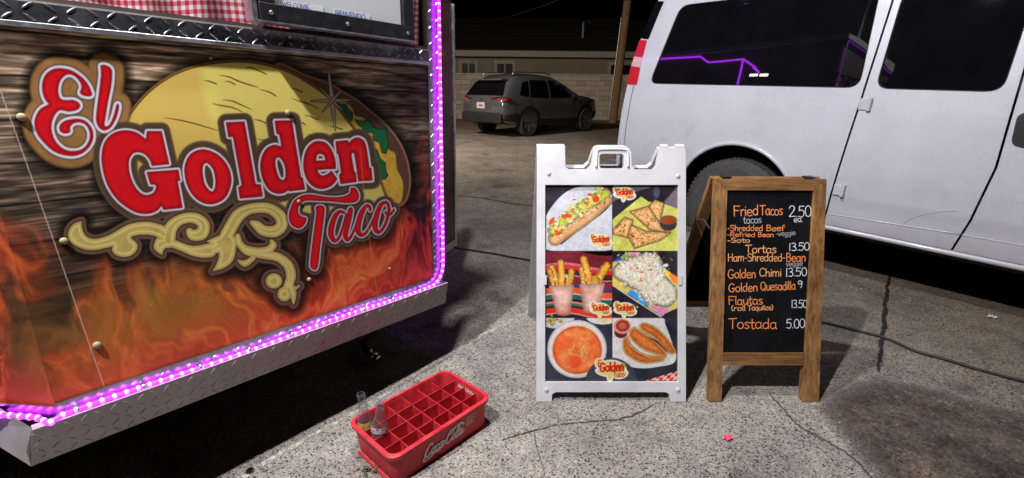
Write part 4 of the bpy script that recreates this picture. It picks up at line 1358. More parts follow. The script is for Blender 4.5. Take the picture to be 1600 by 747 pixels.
def scatter(pr, n, path, spread, palette, rlo, rhi, asp=(0.35, 0.8)):
    """little pieces of food strewn along a path"""
    p = cat_rom(path, False, 12)
    for _ in range(n):
        i = random.randrange(len(p) - 1)
        t = unit(p[i + 1] - p[i] + 1e-9)
        nn = np.array([-t[1], t[0]])
        q = p[i] + nn * random.gauss(0, spread * 0.5) + t * random.uniform(-2, 2)
        r = random.uniform(rlo, rhi)
        c = np.array(random.choice(palette)) + random.uniform(-14, 14)
        pr.fill(pr.ell(q[0], q[1], r, r * random.uniform(*asp), random.uniform(0, 180), 3), c, 0.9, 0.92)


def paint_poster(pr):
    X, Y = pr.X, pr.Y
    n1, n2 = fbm(X * 0.09, Y * 0.09, 4), fbm(X * 0.5, Y * 0.5, 3)

    def cell(x0, x1, y0, y1):
        return np.maximum.reduce([x0 - X, X - x1, y0 - Y, Y - y1])

    def clip(D, c):
        return np.maximum(D, c)
    pr.C[:] = np.array([46, 42, 48]) + ((n1 - 0.5) * 26)[:, None]
    c1, c2, c3 = cell(852, 956.3, 289, 392), cell(957, 1060, 289, 392), cell(852, 956.3, 393, 496.5)
    c4, c5, c6 = cell(957, 1060, 393, 496.5), cell(852, 956.3, 497, 597), cell(957, 1060, 497, 597)
    s = 115 / 781

    def Q(pts, ox, oy):
        return [(ox + a * s, oy + b * s) for a, b in pts]
    # 1: stuffed roll on a paper plate
    plate = np.array([212, 212, 219]) + ((n1 - .5) * 20 + (n2 - .5) * 6)[:, None]
    pr.fill(clip(pr.poly(Q([(70, 330), (170, 190), (290, 90), (430, 40), (600, 30), (740, 110), (775, 300), (770, 640), (690, 725), (110, 725), (58, 640), (58, 400)], 845, 285), 5, 4), c1), plate)
    sh_ = pr.stroke(Q([(215, 650), (440, 470), (640, 330), (750, 215)], 845, 285), 1.4, 5)
    pr.fill(clip(sh_, c1), (40, 34, 36), 1.2)
    roll = pr.stroke(Q([(150, 600), (330, 470), (520, 330), (690, 190)], 845, 285), [11, 12, 12, 10], 8)
    domed(pr, clip(roll, c1), np.stack([206 + 40 * (n1 - .5), 166 + 40 * (n1 - .5), 124 + 40 * (n1 - .5)], 1), 7, 0.6)
    domed(pr, clip(pr.stroke(Q([(125, 515), (290, 375), (480, 240), (690, 115)], 845, 285), [8, 9.5, 9.5, 8], 6) + 5 * (n2 - 0.5), c1), np.stack([178 + 90 * (n2 - .5), 170 + 90 * (n2 - .5), 96 + 90 * (n2 - .5)], 1), 4, 0.55)
    scatter(pr, 230, Q([(120, 500), (280, 370), (470, 240), (680, 110)], 845, 285), 12, [(200, 204, 100), (158, 182, 66), (220, 212, 140), (106, 130, 44), (232, 226, 190), (206, 200, 84), (150, 96, 60), (210, 110, 70), (238, 234, 214)], 0.9, 3.8)
    scatter(pr, 60, Q([(120, 480), (280, 350), (470, 220), (680, 100)], 845, 285), 15, [(206, 204, 110), (170, 186, 80), (226, 218, 170)], 1.5, 3.5, (0.15, 0.35))
    for a, b, r1, r2, g in ((115, 410, 7, 3, -55), (285, 355, 6, 3.2, 10), (585, 175, 5.5, 5.5, 30), (190, 540, 6, 3, -20), (520, 130, 4, 2, 0), (410, 390, 4, 2, -60)):
        pr.fill(pr.ell(845 + a * s, 285 + b * s, r1, r2, g), (218, 84, 52), 1.0)
    scatter(pr, 60, Q([(250, 490), (350, 430), (440, 370), (620, 250)], 845, 285), 3, [(236, 230, 214), (60, 46, 44), (238, 234, 222)], 0.5, 1.5, (0.3, 0.6))
    # 2: quesadilla on yellow paper
    pr.fill(clip(pr.poly(Q([(40, 210), (250, 110), (440, 60), (450, 30), (40, 30)], 950, 285)), c2), (104, 100, 110), 2)
    pr.fill(clip(pr.poly(Q([(600, 200), (740, 40), (740, 300), (600, 260)], 950, 285)), c2), (128, 118, 126), 3)
    pr.fill(clip(pr.ell(950 + 515 * s, 285 + 105 * s, 5, 9), c2), (78, 84, 110), 2)
    paper = np.array([208, 206, 118]) + ((n1 - .5) * 60)[:, None]
    pr.fill(clip(pr.poly(Q([(125, 330), (350, 150), (430, 205), (560, 215), (740, 280), (740, 735), (45, 735), (45, 400)], 950, 285)), c2), paper)
    tort = np.stack([216 + 96 * (n2 - .5), 172 + 110 * (n2 - .5), 122 + 100 * (n2 - .5)], 1)
    for q in ([(430, 260), (495, 185), (595, 220), (555, 395), (520, 415)], [(55, 500), (180, 370), (265, 400), (215, 585), (60, 550)], [(210, 570), (250, 450), (400, 520), (665, 530), (560, 610), (285, 700)], [(235, 310), (430, 255), (610, 527), (440, 500)]):
        D = pr.poly(Q(q, 950, 285), 6)
        pr.fill(D - 1.0, (84, 52, 32), 2.2)
        domed(pr, D, tort, 5, 0.74)
    for _ in range(130):
        a, b = random.uniform(80, 620), random.uniform(260, 670)
        D = pr.ell(950 + a * s, 285 + b * s, random.uniform(0.6, 2.8), random.uniform(0.6, 1.7), random.uniform(0, 60))
        pr.fill(np.maximum(D, np.minimum.reduce([pr.poly(Q([(210, 570), (250, 450), (400, 520), (665, 530), (285, 700)], 950, 285)) + 1, pr.poly(Q([(235, 310), (430, 255), (610, 527), (440, 500)], 950, 285)) + 1, pr.poly(Q([(55, 500), (180, 370), (265, 400), (215, 585)], 950, 285)) + 1])), random.choice([(122, 66, 36), (176, 110, 66), (60, 36, 26), (160, 96, 56)]), 1.0, 0.8)
    pr.fill(pr.ell(950 + 640 * s, 285 + 440 * s, 13.5, 11), (62, 56, 56))
    pr.fill(pr.ell(950 + 642 * s, 285 + 400 * s, 13.5, 7.5), (92, 84, 80))
    pr.fill(pr.ell(950 + 642 * s, 285 + 402 * s, 11.5, 5.8), (150, 74, 42))
    # 3: filled cups on a striped blanket
    yy = Y + 3.0 * np.sin((X - 852) / 18.0) - 6 * np.clip((X - 905) / 60, 0, 1)
    bands = [(393, (112, 42, 50)), (413, (206, 112, 130)), (417, (200, 54, 60)), (423, (96, 30, 40)), (427, (50, 40, 52)), (432, (206, 150, 150)), (433.5, (120, 44, 50)), (445, (60, 60, 96)), (451, (214, 96, 60)), (460, (208, 190, 180)), (462, (54, 96, 84)), (469, (38, 34, 40)), (473, (206, 130, 120)), (476, (70, 100, 84)), (480, (48, 40, 46)), (483, (206, 60, 48)), (491, (190, 150, 150)), (493, (50, 36, 44))]
    st = np.zeros_like(pr.C)
    for yb, c in bands:
        st[yy > yb] = c
    pr.fill(c3, st + ((n2 - .5) * 24)[:, None])
    for cx, (tx0, tx1, ty, bx0, bx1, by), sticks in ((0, (858, 897, 447, 870, 891, 492), [((872, 450), (862, 418), 5), ((877, 448), (876, 411), 5.5), ((886, 450), (893, 424), 5), ((866, 452), (859, 424), 4)]), (1, (905, 945, 444, 912, 936, 488), [((914, 452), (909, 420), 5), ((922, 446), (912, 405), 5.5), ((926, 448), (948, 415), 6), ((930, 446), (930, 436), 6)])):
        for a, b, r in sticks:
            D = pr.stroke([a, ((a[0] + b[0]) / 2 + 1, (a[1] + b[1]) / 2), b], r, 5)
            pr.fill(D - 0.6, (120, 66, 30), 1.4)
            domed(pr, D, np.stack([234 + 50 * (n2 - .5), 168 + 80 * (n2 - .5), 84 + 70 * (n2 - .5)], 1), 4.5, 0.58)
        scatter(pr, 90, [(tx0 + 4, ty - 8), ((tx0 + tx1) / 2, ty - 12), (tx1 - 4, ty - 8)], 16, [(206, 190, 110), (176, 170, 84), (232, 214, 160), (214, 140, 60), (150, 110, 60)], 0.7, 2.6, (0.25, 0.7))
        D = pr.poly([(tx0, ty), (tx1, ty - 2), (bx1, by), ((bx0 + bx1) / 2, by + 2), (bx0, by)], 5)
        cupc = np.stack([216 + 40 * (n1 - .5), 176 + 60 * (n1 - .5), 164 + 60 * (n1 - .5)], 1)
        low = np.clip((Y - by + 12) / 10, 0, 1)
        cupc = cupc * (1 - 0.35 * low)[:, None] + np.array([190, 90, 56]) * (0.35 * low)[:, None]
        domed(pr, D, cupc, 9, 0.74, 1.2, 0.94)
    # 4: loaded tostada on a bright tray
    for q, c in (([(45, 140), (200, 30), (330, 30), (735, 320), (735, 620), (560, 700), (45, 360)], (206, 190, 120)), ([(45, 300), (220, 440), (200, 470), (45, 370)], (224, 200, 92)), ([(220, 430), (300, 440), (440, 590), (400, 600), (215, 470)], (72, 160, 216)), ([(440, 580), (650, 630), (575, 712)], (226, 150, 196)), ([(590, 200), (735, 290), (735, 370), (650, 320)], (232, 140, 56)), ([(590, 200), (660, 240), (650, 300), (600, 280)], (228, 210, 90)), ([(80, 100), (140, 80), (150, 110), (70, 130)], (60, 90, 190)), ([(220, 30), (340, 30), (260, 70)], (226, 140, 190)), ([(140, 70), (220, 35), (270, 80), (160, 110)], (120, 170, 90))):
        pr.fill(clip(pr.poly(Q(q, 950, 390)), c4), c)
    pr.fill(clip(pr.stroke(Q([(45, 375), (300, 545), (560, 712)], 950, 390), 0.9), c4), (214, 216, 226))
    base = pr.poly(Q([(55, 200), (150, 110), (330, 50), (490, 40), (580, 120), (600, 260), (720, 400), (725, 520), (640, 610), (500, 590), (380, 540), (330, 460), (230, 400), (60, 290)], 950, 390), 5, 4)
    domed(pr, clip(base, c4), np.array([206, 196, 172]) + ((n2 - .5) * 70)[:, None], 7, 0.5)
    pal = [(232, 230, 222), (226, 225, 212), (206, 210, 170), (240, 240, 236), (236, 236, 228), (196, 202, 150), (216, 214, 198), (240, 238, 232), (226, 226, 214), (150, 84, 60), (200, 90, 70)]
    for path, sp, k in ((Q([(120, 190), (260, 180), (400, 120), (520, 120)], 950, 390), 20, 190), (Q([(180, 260), (350, 280), (520, 230), (590, 250)], 950, 390), 22, 220), (Q([(330, 400), (450, 430), (560, 420), (700, 410)], 950, 390), 26, 230), (Q([(440, 520), (560, 500), (690, 470)], 950, 390), 14, 100)):
        scatter(pr, k, path, sp, pal, 0.6, 3.2, (0.2, 0.55))
        scatter(pr, k // 3, path, sp * 0.8, [(242, 242, 238), (236, 236, 230)], 1.0, 2.6, (0.25, 0.6))
    # 5: bowl of soup
    pr.fill(c5, np.array([52, 54, 66]) + ((n1 - .5) * 22)[:, None])
    pr.fill(clip(pr.ell(868, 494, 30, 19), c5), (206, 206, 210))
    scatter(pr, 40, [(855, 502), (862, 503), (875, 500)], 6, [(190, 170, 110), (212, 180, 90), (180, 90, 60), (120, 140, 60)], 1, 2.6)
    pr.fill(clip(pr.ell(942, 494, 27, 13), c5), (222, 222, 218))
    pr.fill(clip(pr.ell(946, 496, 18, 7), c5), (226, 206, 150))
    domed(pr, clip(pr.ell(901.5, 545.5, 46.5, 45.5), c5), (222, 218, 220), 5, 0.8)
    pr.fill(clip(pr.ell(902, 546, 41, 40.5), c5), (236, 206, 190), 2)
    soup = np.stack([214 + 40 * (n1 - .5), 122 + 90 * (n1 - .5), 74 + 70 * (n1 - .5)], 1)
    domed(pr, pr.ell(902, 547, 38.5, 37.5), soup, 6, 0.82, 1.5)
    for _ in range(46):
        x, y, g, L = random.gauss(908, 15), random.gauss(548, 15), random.uniform(-1.2, 1.2), random.uniform(4, 13)
        if (x - 902) ** 2 + (y - 547) ** 2 < 27 ** 2:
            pr.fill(pr.stroke([(x - L * math.cos(g) / 2, y - L * math.sin(g) / 2), (x + 1, y + 1), (x + L * math.cos(g) / 2, y + L * math.sin(g) / 2)], 0.7), random.choice([(228, 176, 124), (206, 150, 96), (170, 110, 70), (236, 190, 140)]), 0.9, 0.8)
    pr.fill(pr.ell(899, 566, 10, 10), (222, 92, 60), 3, 0.9)
    pr.fill(pr.ell(882, 536, 14, 10, -30), (220, 100, 60), 6, 0.7)
    # 6: crisp tacos on a plate
    pr.fill(c6, np.array([46, 47, 56]) + ((n1 - .5) * 22)[:, None])
    pr.fill(clip(pr.poly(Q([(0, 40), (540, 40), (610, 120), (690, 340), (725, 450), (690, 530), (560, 560), (320, 578), (0, 470)], 950, 490), 5, 4), c6), np.array([222, 219, 218]) + ((n1 - .5) * 16)[:, None])
    fr = np.stack([196 + 60 * (n2 - .5), 116 + 60 * (n2 - .5), 62 + 50 * (n2 - .5)], 1)
    for q in ([(180, 260), (170, 390), (250, 470), (400, 525), (590, 495), (500, 470), (300, 400)], [(200, 230), (260, 350), (400, 440), (610, 460), (480, 480), (300, 400), (200, 300)], [(230, 220), (280, 300), (420, 400), (620, 440), (480, 280), (330, 180), (270, 150)], [(345, 160), (380, 100), (500, 150), (620, 260), (715, 400), (640, 412), (500, 260)]):
        D = pr.poly(Q(q, 950, 490), 5, 4)
        pr.fill(D - 1.0, (110, 62, 34), 2.0)
        pr.fill(D - 0.4, (226, 176, 108), 1.2)
        domed(pr, D + 1.0, fr, 6, 0.7, 1.8)
    pr.fill(pr.stroke(Q([(440, 255), (520, 300), (630, 410)], 950, 490), [0.5, 1.6, 0.5]), (66, 40, 30), 1.5)
    pr.fill(pr.ell(950 + 135 * s, 490 + 200 * s, 10, 9), (96, 44, 46))
    pr.fill(pr.ell(950 + 152 * s, 490 + 135 * s, 13.5, 12), (214, 150, 136))
    pr.fill(pr.ell(950 + 155 * s, 490 + 130 * s, 10.5, 9), (150, 62, 52))
    pr.fill(pr.ell(950 + 155 * s, 490 + 130 * s, 6, 5), (186, 104, 92), 1.5)
    tri = pr.poly(Q([(390, 715), (735, 610), (735, 715)], 950, 490))
    ck = ((np.floor((X + Y * 0.35) / 5.5) + np.floor((Y + X * 0.3) / 5.0)) % 2)
    pr.fill(clip(tri, c6), np.where(ck[:, None] > 0, np.array([[214, 52, 52]]), np.array([[226, 206, 196]])))
    pr.C *= (0.92 + 0.16 * fbm(X * 0.3 + 9, Y * 0.3, 3))[:, None]
    pr.C += ((fbm(X * 0.035, Y * 0.035 + 5, 2) - 0.5) * 26)[:, None]
    gm = pr.C.mean(1, keepdims=True)
    pr.C = np.clip(gm + (pr.C - gm) * 1.22, 0, 250)
    # seal at the foot and the small logos
    pr.fill(np.maximum(pr.ell(955, 600, 41, 41), Y - 597), (66, 66, 76), 1.2)
    mini_logo(pr, 939, 376, 34)
    mini_logo(pr, 976, 302, 33)
    mini_logo(pr, 939, 483, 32)
    mini_logo(pr, 977, 483, 34)
    mini_logo(pr, 956, 577, 49)


def poster():
    nx, ny = 340, 500
    PX, PY = np.meshgrid(np.linspace(852.6, 1059.4, nx), np.linspace(289.6, 596.4, ny))
    pr = Print(PX, PY)
    paint_poster(pr)
    a, b, c = np.array(w_sq(852.6, 289.6)), np.array(w_sq(1059.4, 289.6)), np.array(w_sq(852.6, 596.4))
    # the same pixel grid laid on the sign's face (perspective-true)
    D = FWD[None, :] + ((PX.ravel() - 800) / FOCAL)[:, None] * CRX - ((PY.ravel() - 373.5) / FOCAL)[:, None] * CUP
    t = np.dot(WO - EYE - 0.012 * W_N, W_N) / (D @ W_N)
    q = EYE + D * t[:, None] - WO
    bk = np.cross([0, 0, 1], W_EX)
    P = np.stack([q @ W_EX, q @ bk, q[:, 2]], 1)
    wave = (fbm(PX.ravel() * 0.02, PY.ravel() * 0.02, 2) - 0.5) * 0.004
    nl = np.array([W_N @ W_EX, W_N @ bk, W_N[2]])
    P = P + wave[:, None] * nl
    o = printed_sheet("poster", P.reshape(ny, nx, 3)[::-1].reshape(-1, 3), nx, ny, type("R", (), {"C": pr.C.reshape(ny, nx, 3)[::-1].reshape(-1, 3)})(), print_mat("poster_print", 0.32, 0.74, bumps=0.04, bscale=20), sign)
    o["label"] = "poster of six food photographs behind the white frame"


poster()

# ================================================================== CHALKBOARD A-FRAME
CL, CR = at(1108, 628), at(1280, 628)
C_EX = unit(CR - CL)
C_BK = unit(np.cross([0, 0, 1], C_EX))
C_LEAN = rad(15.0)
C_UP = math.cos(C_LEAN) * np.array([0, 0, 1.0]) + math.sin(C_LEAN) * C_BK
C_N = np.cross(C_EX, C_UP)
CO = (CL + CR) / 2
chalk = root("chalkboard_sign", "wooden framed chalkboard easel with handwritten orange and white taco menu", "chalkboard", CO, C_EX)


def c_loc(p):
    return (float(p @ C_EX), float(p @ C_BK), float(p[2]))


def c_sq(px, py, dep=0.0):
    q = on_plane(px, py, CO - dep * C_N, C_N) - CO
    return float(q @ C_EX), float(q @ C_UP)


def c_pt(s, q, dep):
    return c_loc(s * C_EX + q * C_UP - dep * C_N)


def wood_mat(name, c1, c2, c3):
    m = mat(name, c1, 0.55)
    tc = nd(m, "ShaderNodeTexCoord")
    mp = nd(m, "ShaderNodeMapping")
    mp.inputs["Scale"].default_value = (70, 70, 5)
    lk(m, tc.outputs["Object"], mp.inputs[0])
    n = nd(m, "ShaderNodeTexNoise", Scale=1.0, Detail=6.0, Roughness=0.6, Distortion=0.6)
    lk(m, mp.outputs[0], n.inputs["Vector"])
    n2 = nd(m, "ShaderNodeTexNoise", Scale=9.0, Detail=4.0)
    lk(m, tc.outputs["Object"], n2.inputs["Vector"])
    c = ramp(m, n.outputs[0], [(0.30, c3), (0.5, c1), (0.72, c2)])
    lk(m, mixc(m, 1.0, c, ramp(m, n2.outputs[0], [(0.35, (0.75, 0.72, 0.7)), (0.65, (1.1, 1.1, 1.1))]), 'MULTIPLY'), bsdf(m).inputs["Base Color"])
    bump(m, n.outputs[0], 0.15, 0.002)
    return m


M_WOODV = wood_mat("pine_stained", (0.25, 0.122, 0.042), (0.35, 0.19, 0.075), (0.10, 0.043, 0.015))
M_WOODH = wood_mat("pine_stained_crosswise", (0.22, 0.107, 0.037), (0.32, 0.17, 0.068), (0.09, 0.039, 0.013))
M_WOODH.node_tree.nodes["Mapping"].inputs["Scale"].default_value = (5, 70, 70)
M_SLATE = noisy("slate", (0.004, 0.004, 0.0045), (0.010, 0.010, 0.011), 9, 0.75, rvar=0.2, spec=0.06)
pieces = [("left_stile", [(1108, 628), (1128, 628), (1137, 297), (1118, 280)], M_WOODV),
          ("right_stile", [(1254, 628), (1280, 628), (1292, 280), (1272, 298)], M_WOODV),
          ("top_rail", [(1137, 297.3), (1272, 297.8), (1291.6, 279.6), (1118.4, 279.6)], M_WOODH),
          ("bottom_rail", [(1129.8, 571), (1256.4, 571), (1257, 552), (1130.3, 552)], M_WOODH)]
for nm, q, m in pieces:
    th = 0.032 if "stile" in nm else 0.030
    MB().prism([c_sq(*p) for p in q], [], c_pt, 0.0 if "stile" in nm else 0.0015, th).build(nm, m, chalk, recalc=True, bevel=0.0018)
MB().prism([c_sq(*p) for p in [(1128, 556), (1262, 556), (1276, 293), (1133, 292)]], [], c_pt, 0.011, 0.018).build("slate", M_SLATE, chalk, recalc=True)
# rear leaf with its own slate, hinged at the top
CTOP = c_sq(1205, 279)[1]
c_apex = CTOP * C_UP - 0.034 * C_N
RL = rad(23.0)
RDN = math.sin(RL) * C_BK - math.cos(RL) * np.array([0, 0, 1.0])
RNB = math.cos(RL) * C_BK + math.sin(RL) * np.array([0, 0, 1.0])
hw = float(np.linalg.norm(CR - CL)) / 2
r_len = (c_apex[2]) / math.cos(RL)


def cr_pt(s, q, dep):
    return c_loc(c_apex + s * C_EX + q * RDN + dep * RNB)


for nm, q, d0, d1, m in (("rear_stile", [(-hw, 0), (-hw + .05, 0), (-hw + .05, r_len), (-hw, r_len)], 0, .024, M_WOODV), ("rear_stile", [(hw - .05, 0), (hw, 0), (hw, r_len), (hw - .05, r_len)], 0, .024, M_WOODV),
                         ("rear_rail", [(-hw + .05, 0), (hw - .05, 0), (hw - .05, .05), (-hw + .05, .05)], .001, .022, M_WOODH), ("rear_rail", [(-hw + .05, r_len * .78), (hw - .05, r_len * .78), (hw - .05, r_len * .83), (-hw + .05, r_len * .83)], .001, .022, M_WOODH),
                         ("rear_slate", [(-hw + .045, .04), (hw - .045, .04), (hw - .045, r_len * .79), (-hw + .045, r_len * .79)], .006, .012, M_SLATE)):
    MB().prism(q, [], cr_pt, d0, d1).build(nm, m, chalk, recalc=True, bevel=0.0015 if "slate" not in nm else 0)
M_STEEL = noisy("zinc_steel", (0.35, 0.35, 0.36), (0.5, 0.5, 0.5), 50, 0.4, 1.0)
a_, b_ = np.array(c_pt(-hw - 0.004, CTOP * 0.78, 0.03)), np.array(cr_pt(-hw - 0.004, r_len * 0.22, 0.0))
MB().tube([a_, (a_ + b_) / 2 + np.array([0, 0, 0.018]), b_], 0.0028, 6).build("stay_chain", M_STEEL, chalk)
for x_ in (-hw + 0.06, hw - 0.06):
    MB().box((-0.018, 0.004, -0.003), (0.018, 0.045, 0.002), Matrix.Translation(c_pt(x_, CTOP + 0.004, 0.005))).build("hinge", M_BLACK, chalk, bevel=0.001)

M_ORANGE = noisy("orange_marker", (0.78, 0.21, 0.06), (0.86, 0.30, 0.10), 60, 0.6)
M_PEACH = noisy("peach_marker", (0.78, 0.33, 0.13), (0.85, 0.42, 0.19), 60, 0.6)
M_WHITE = noisy("white_marker", (0.62, 0.62, 0.64), (0.80, 0.80, 0.82), 60, 0.6)
M_GREY = noisy("faded_white_marker", (0.34, 0.34, 0.36), (0.46, 0.46, 0.48), 60, 0.6)


def chalk_pt(px, py, dep):
    s_, q_ = c_sq(px, py, 0.011)
    return c_pt(s_, q_, 0.011 - dep)


LINES = [("Fried", 1146, 1185, 338, 322, 336, M_ORANGE, 1.25), ("Tacos", 1187, 1223, 336, 321, 336, M_ORANGE, 1.15), ("2.50", 1232, 1268, 339, 322, 338, M_WHITE, 1.0), ("ea.", 1240, 1254, 347, 338, 346, M_WHITE, 0.8),
         ("tacos", 1161, 1190, 349, 338, 348, M_GREY, 0.85), ("-Shredded", 1136, 1192, 361, 352, 360.5, M_ORANGE, 0.95), ("Beef", 1197, 1226, 361, 352, 360.5, M_ORANGE, 1.0), ("-Refried", 1136, 1180, 370, 363, 370, M_ORANGE, 0.8), ("Bean", 1184, 1209, 370, 363, 370, M_ORANGE, 0.9),
         ("-veggie", 1212, 1243, 369, 361, 367, M_GREY, 0.65), ("-Soto", 1136, 1172, 379, 372, 379, M_PEACH, 0.85), ("Tortas", 1164, 1213, 395, 383, 395, M_PEACH, 1.05), ("13.50", 1232, 1265, 392, 380, 391, M_WHITE, 0.95),
         ("Ham-Shredded-", 1137, 1227, 408, 396, 408, M_PEACH, 0.95), ("Bean", 1228, 1259, 409, 396, 408, M_ORANGE, 1.15), ("veggie", 1228, 1254, 416, 408, 415, M_GREY, 0.65),
         ("Golden", 1137, 1181, 435, 421, 434, M_ORANGE, 1.05), ("Chimi", 1186, 1221, 432, 419.5, 432, M_PEACH, 1.05), ("13.50", 1227, 1261, 432, 419, 431, M_WHITE, 0.95),
         ("Golden", 1138, 1184, 456, 443, 455, M_ORANGE, 1.1), ("Quesadilla", 1188, 1243, 454, 441, 452, M_ORANGE, 1.05), ("9", 1246, 1254, 450, 439, 450, M_WHITE, 0.85),
         ("Flautas", 1138, 1192, 476, 463, 475, M_ORANGE, 1.05), ("13.50", 1236, 1261, 481, 469, 481, M_WHITE, 0.85), ("(roll", 1142, 1165, 485, 477, 485, M_PEACH, 0.85), ("Taquitos)", 1168, 1208, 485, 477, 484, M_PEACH, 0.85),
         ("Tostada", 1138, 1214, 514, 498, 513, M_ORANGE, 1.1), ("5.00", 1228, 1258, 513, 499, 511, M_WHITE, 0.95)]
for txt, x0_, x1_, yb_, yt_, yb2_, m_, hw_ in LINES:
    mb = MB()
    ribbons(mb, write(txt, x0_, x1_, yb_, yt_, yb2_, 0.035), hw_ * 0.60, chalk_pt)
    mb.build("chalk_lettering", m_, chalk)
# ================================================================== WHITE VAN
VR = unit(ray(110, 108))                               # towards the van's rear
V_EX = -VR                                             # towards its nose
PV = at(1290, 363, 0.36)
VO = np.array([PV[0], PV[1], 0.0]) + np.array([0.0, 0.0, 0.0])
_z = unit(np.array([0, 0, 1.0]) - np.dot([0, 0, 1.0], V_EX) * V_EX)
V_IN = np.cross(_z, V_EX)                              # into the van
V_UP = _z
van = root("parked_van", "white passenger van with dark tinted windows parked behind the signs", "van", VO, V_EX, V_UP)
ZT = [0.30, 0.36, 0.42, 0.50, 0.57, 0.60, 0.75, 0.95, 1.15, 1.32, 1.40, 1.60, 1.82, 1.93, 2.02, 2.08]
YT = [0.10, 0.055, 0.030, 0.016, 0.010, 0.000, -0.012, -0.016, -0.010, 0.004, 0.014, 0.038, 0.066, 0.088, 0.155, 0.33]


def v_in(z):
    return float(np.interp(z, ZT, YT))


def v_tz(px, py, extra=0.0):
    """pixel -> (t, z) on the curved body side"""
    y = 0.0
    for _ in range(8):
        q = on_plane(px, py, VO + V_IN * (y + extra), V_IN) - VO
        t, z = float(q @ V_EX), float(q @ V_UP)
        y = v_in(z)
    return t, z


def v_pt(t, z, dep=0.0):
    return (t, v_in(z) + dep, z)


def inside(p, poly):
    x, y = p
    r = False
    for i in range(len(poly)):
        (x0, y0), (x1, y1) = poly[i - 1], poly[i]
        if (y0 > y) != (y1 > y) and x < (x1 - x0) * (y - y0) / (y1 - y0) + x0:
            r = not r
    return r


def skin(name, m, parent, outer, holes=(), lip=0.016, hole_lip=0.02, dep=0.0, step=0.09, flip=1, pt=None, base=0.0):
    """a pressed sheet on the body side with returned edges"""
    pt = pt or v_pt
    loops = [list(outer)] + [list(h) for h in holes]
    dense = []
    for l in loops:
        d = []
        for i in range(len(l)):
            a, b = np.array(l[i]), np.array(l[(i + 1) % len(l)])
            k = max(1, int(np.linalg.norm(b - a) / 0.06))
            d += [tuple(a + (b - a) * j / k) for j in range(k)]
        dense.append(d)
    vs, ed = [], []
    for d in dense:
        k = len(vs)
        vs += [Vector(p) for p in d]
        ed += [(k + i, k + (i + 1) % len(d)) for i in range(len(d))]
    x0, x1 = min(p[0] for p in dense[0]), max(p[0] for p in dense[0])
    z0, z1 = min(p[1] for p in dense[0]), max(p[1] for p in dense[0])
    zz = sorted(set([z for z in ZT if z0 < z < z1] + [z0 + (z1 - z0) * i / 14 for i in range(1, 14)]))
    for z in zz:
        t = x0 + step / 2
        while t < x1:
            if inside((t, z), dense[0]) and not any(inside((t, z), h) for h in dense[1:]):
                vs.append(Vector((t, z)))
            t += step
    r = delaunay_2d_cdt(vs, ed, [], 0, 1e-6)
    P, T3 = r[0], r[2]
    F = []
    for t in T3:
        c = sum((P[i] for i in t), Vector((0, 0))) / 3
        if inside((c.x, c.y), dense[0]) and not any(inside((c.x, c.y), h) for h in dense[1:]):
            F.append(tuple(t))
    mb = MB().add([pt(p.x, p.y, dep) for p in P], F)
    for li, d in enumerate(dense):
        L = lip if li == 0 else hole_lip
        if L:
            n = len(d)
            mb.add([pt(p[0], p[1], dep) for p in d] + [pt(p[0], p[1], dep + L) for p in d], [(i, (i + 1) % n, n + (i + 1) % n, n + i) for i in range(n)])
    o = mb.build(name, m, parent, recalc=False, smooth=28)
    return o


def round_poly(pts, r, n=5):
    """polygon with rounded corners"""
    out = []
    P = [np.array(p, float) for p in pts]
    for i in range(len(P)):
        a, b, c = P[i - 1], P[i], P[(i + 1) % len(P)]
        d0, d1 = unit(a - b), unit(c - b)
        k = min(r, 0.45 * np.linalg.norm(a - b), 0.45 * np.linalg.norm(c - b))
        s, e = b + d0 * k, b + d1 * k
        for j in range(n + 1):
            t = j / n
            out.append(tuple((1 - t) ** 2 * s + 2 * t * (1 - t) * b + t * t * e))
    return out


def van_paint():
    m = mat("van_white_paint", (0.74, 0.76, 0.80), 0.33, coat=0.5)
    tc = nd(m, "ShaderNodeTexCoord")
    n = nd(m, "ShaderNodeTexNoise", Scale=2.2, Detail=6.0, Roughness=0.65)
    n2 = nd(m, "ShaderNodeTexNoise", Scale=160.0, Detail=3.0, Roughness=0.7)
    for q in (n, n2):
        lk(m, tc.outputs["Object"], q.inputs["Vector"])
    c = ramp(m, n.outputs[0], [(0.3, (0.41, 0.415, 0.465)), (0.65, (0.50, 0.505, 0.56))])
    c = mixc(m, 0.22, c, ramp(m, n2.outputs[0], [(0.35, (0.42, 0.40, 0.39)), (0.6, (0.72, 0.72, 0.74))]))
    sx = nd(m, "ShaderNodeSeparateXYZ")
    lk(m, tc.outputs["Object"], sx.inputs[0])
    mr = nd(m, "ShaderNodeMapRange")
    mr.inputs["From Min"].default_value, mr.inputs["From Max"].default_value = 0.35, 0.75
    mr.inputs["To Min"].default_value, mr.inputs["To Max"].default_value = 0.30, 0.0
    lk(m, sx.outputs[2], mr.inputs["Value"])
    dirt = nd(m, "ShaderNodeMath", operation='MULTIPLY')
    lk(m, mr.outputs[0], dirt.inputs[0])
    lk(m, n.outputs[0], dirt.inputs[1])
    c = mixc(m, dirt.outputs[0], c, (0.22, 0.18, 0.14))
    lk(m, c, bsdf(m).inputs["Base Color"])
    lk(m, ramp(m, n.outputs[0], [(0.35, (0.24,) * 3), (0.7, (0.38,) * 3)]), bsdf(m).inputs["Roughness"])
    n3 = nd(m, "ShaderNodeTexNoise", Scale=1.6, Detail=2.0)
    lk(m, tc.outputs["Object"], n3.inputs["Vector"])
    bump(m, n3.outputs[0], 0.12, 0.03)
    return m


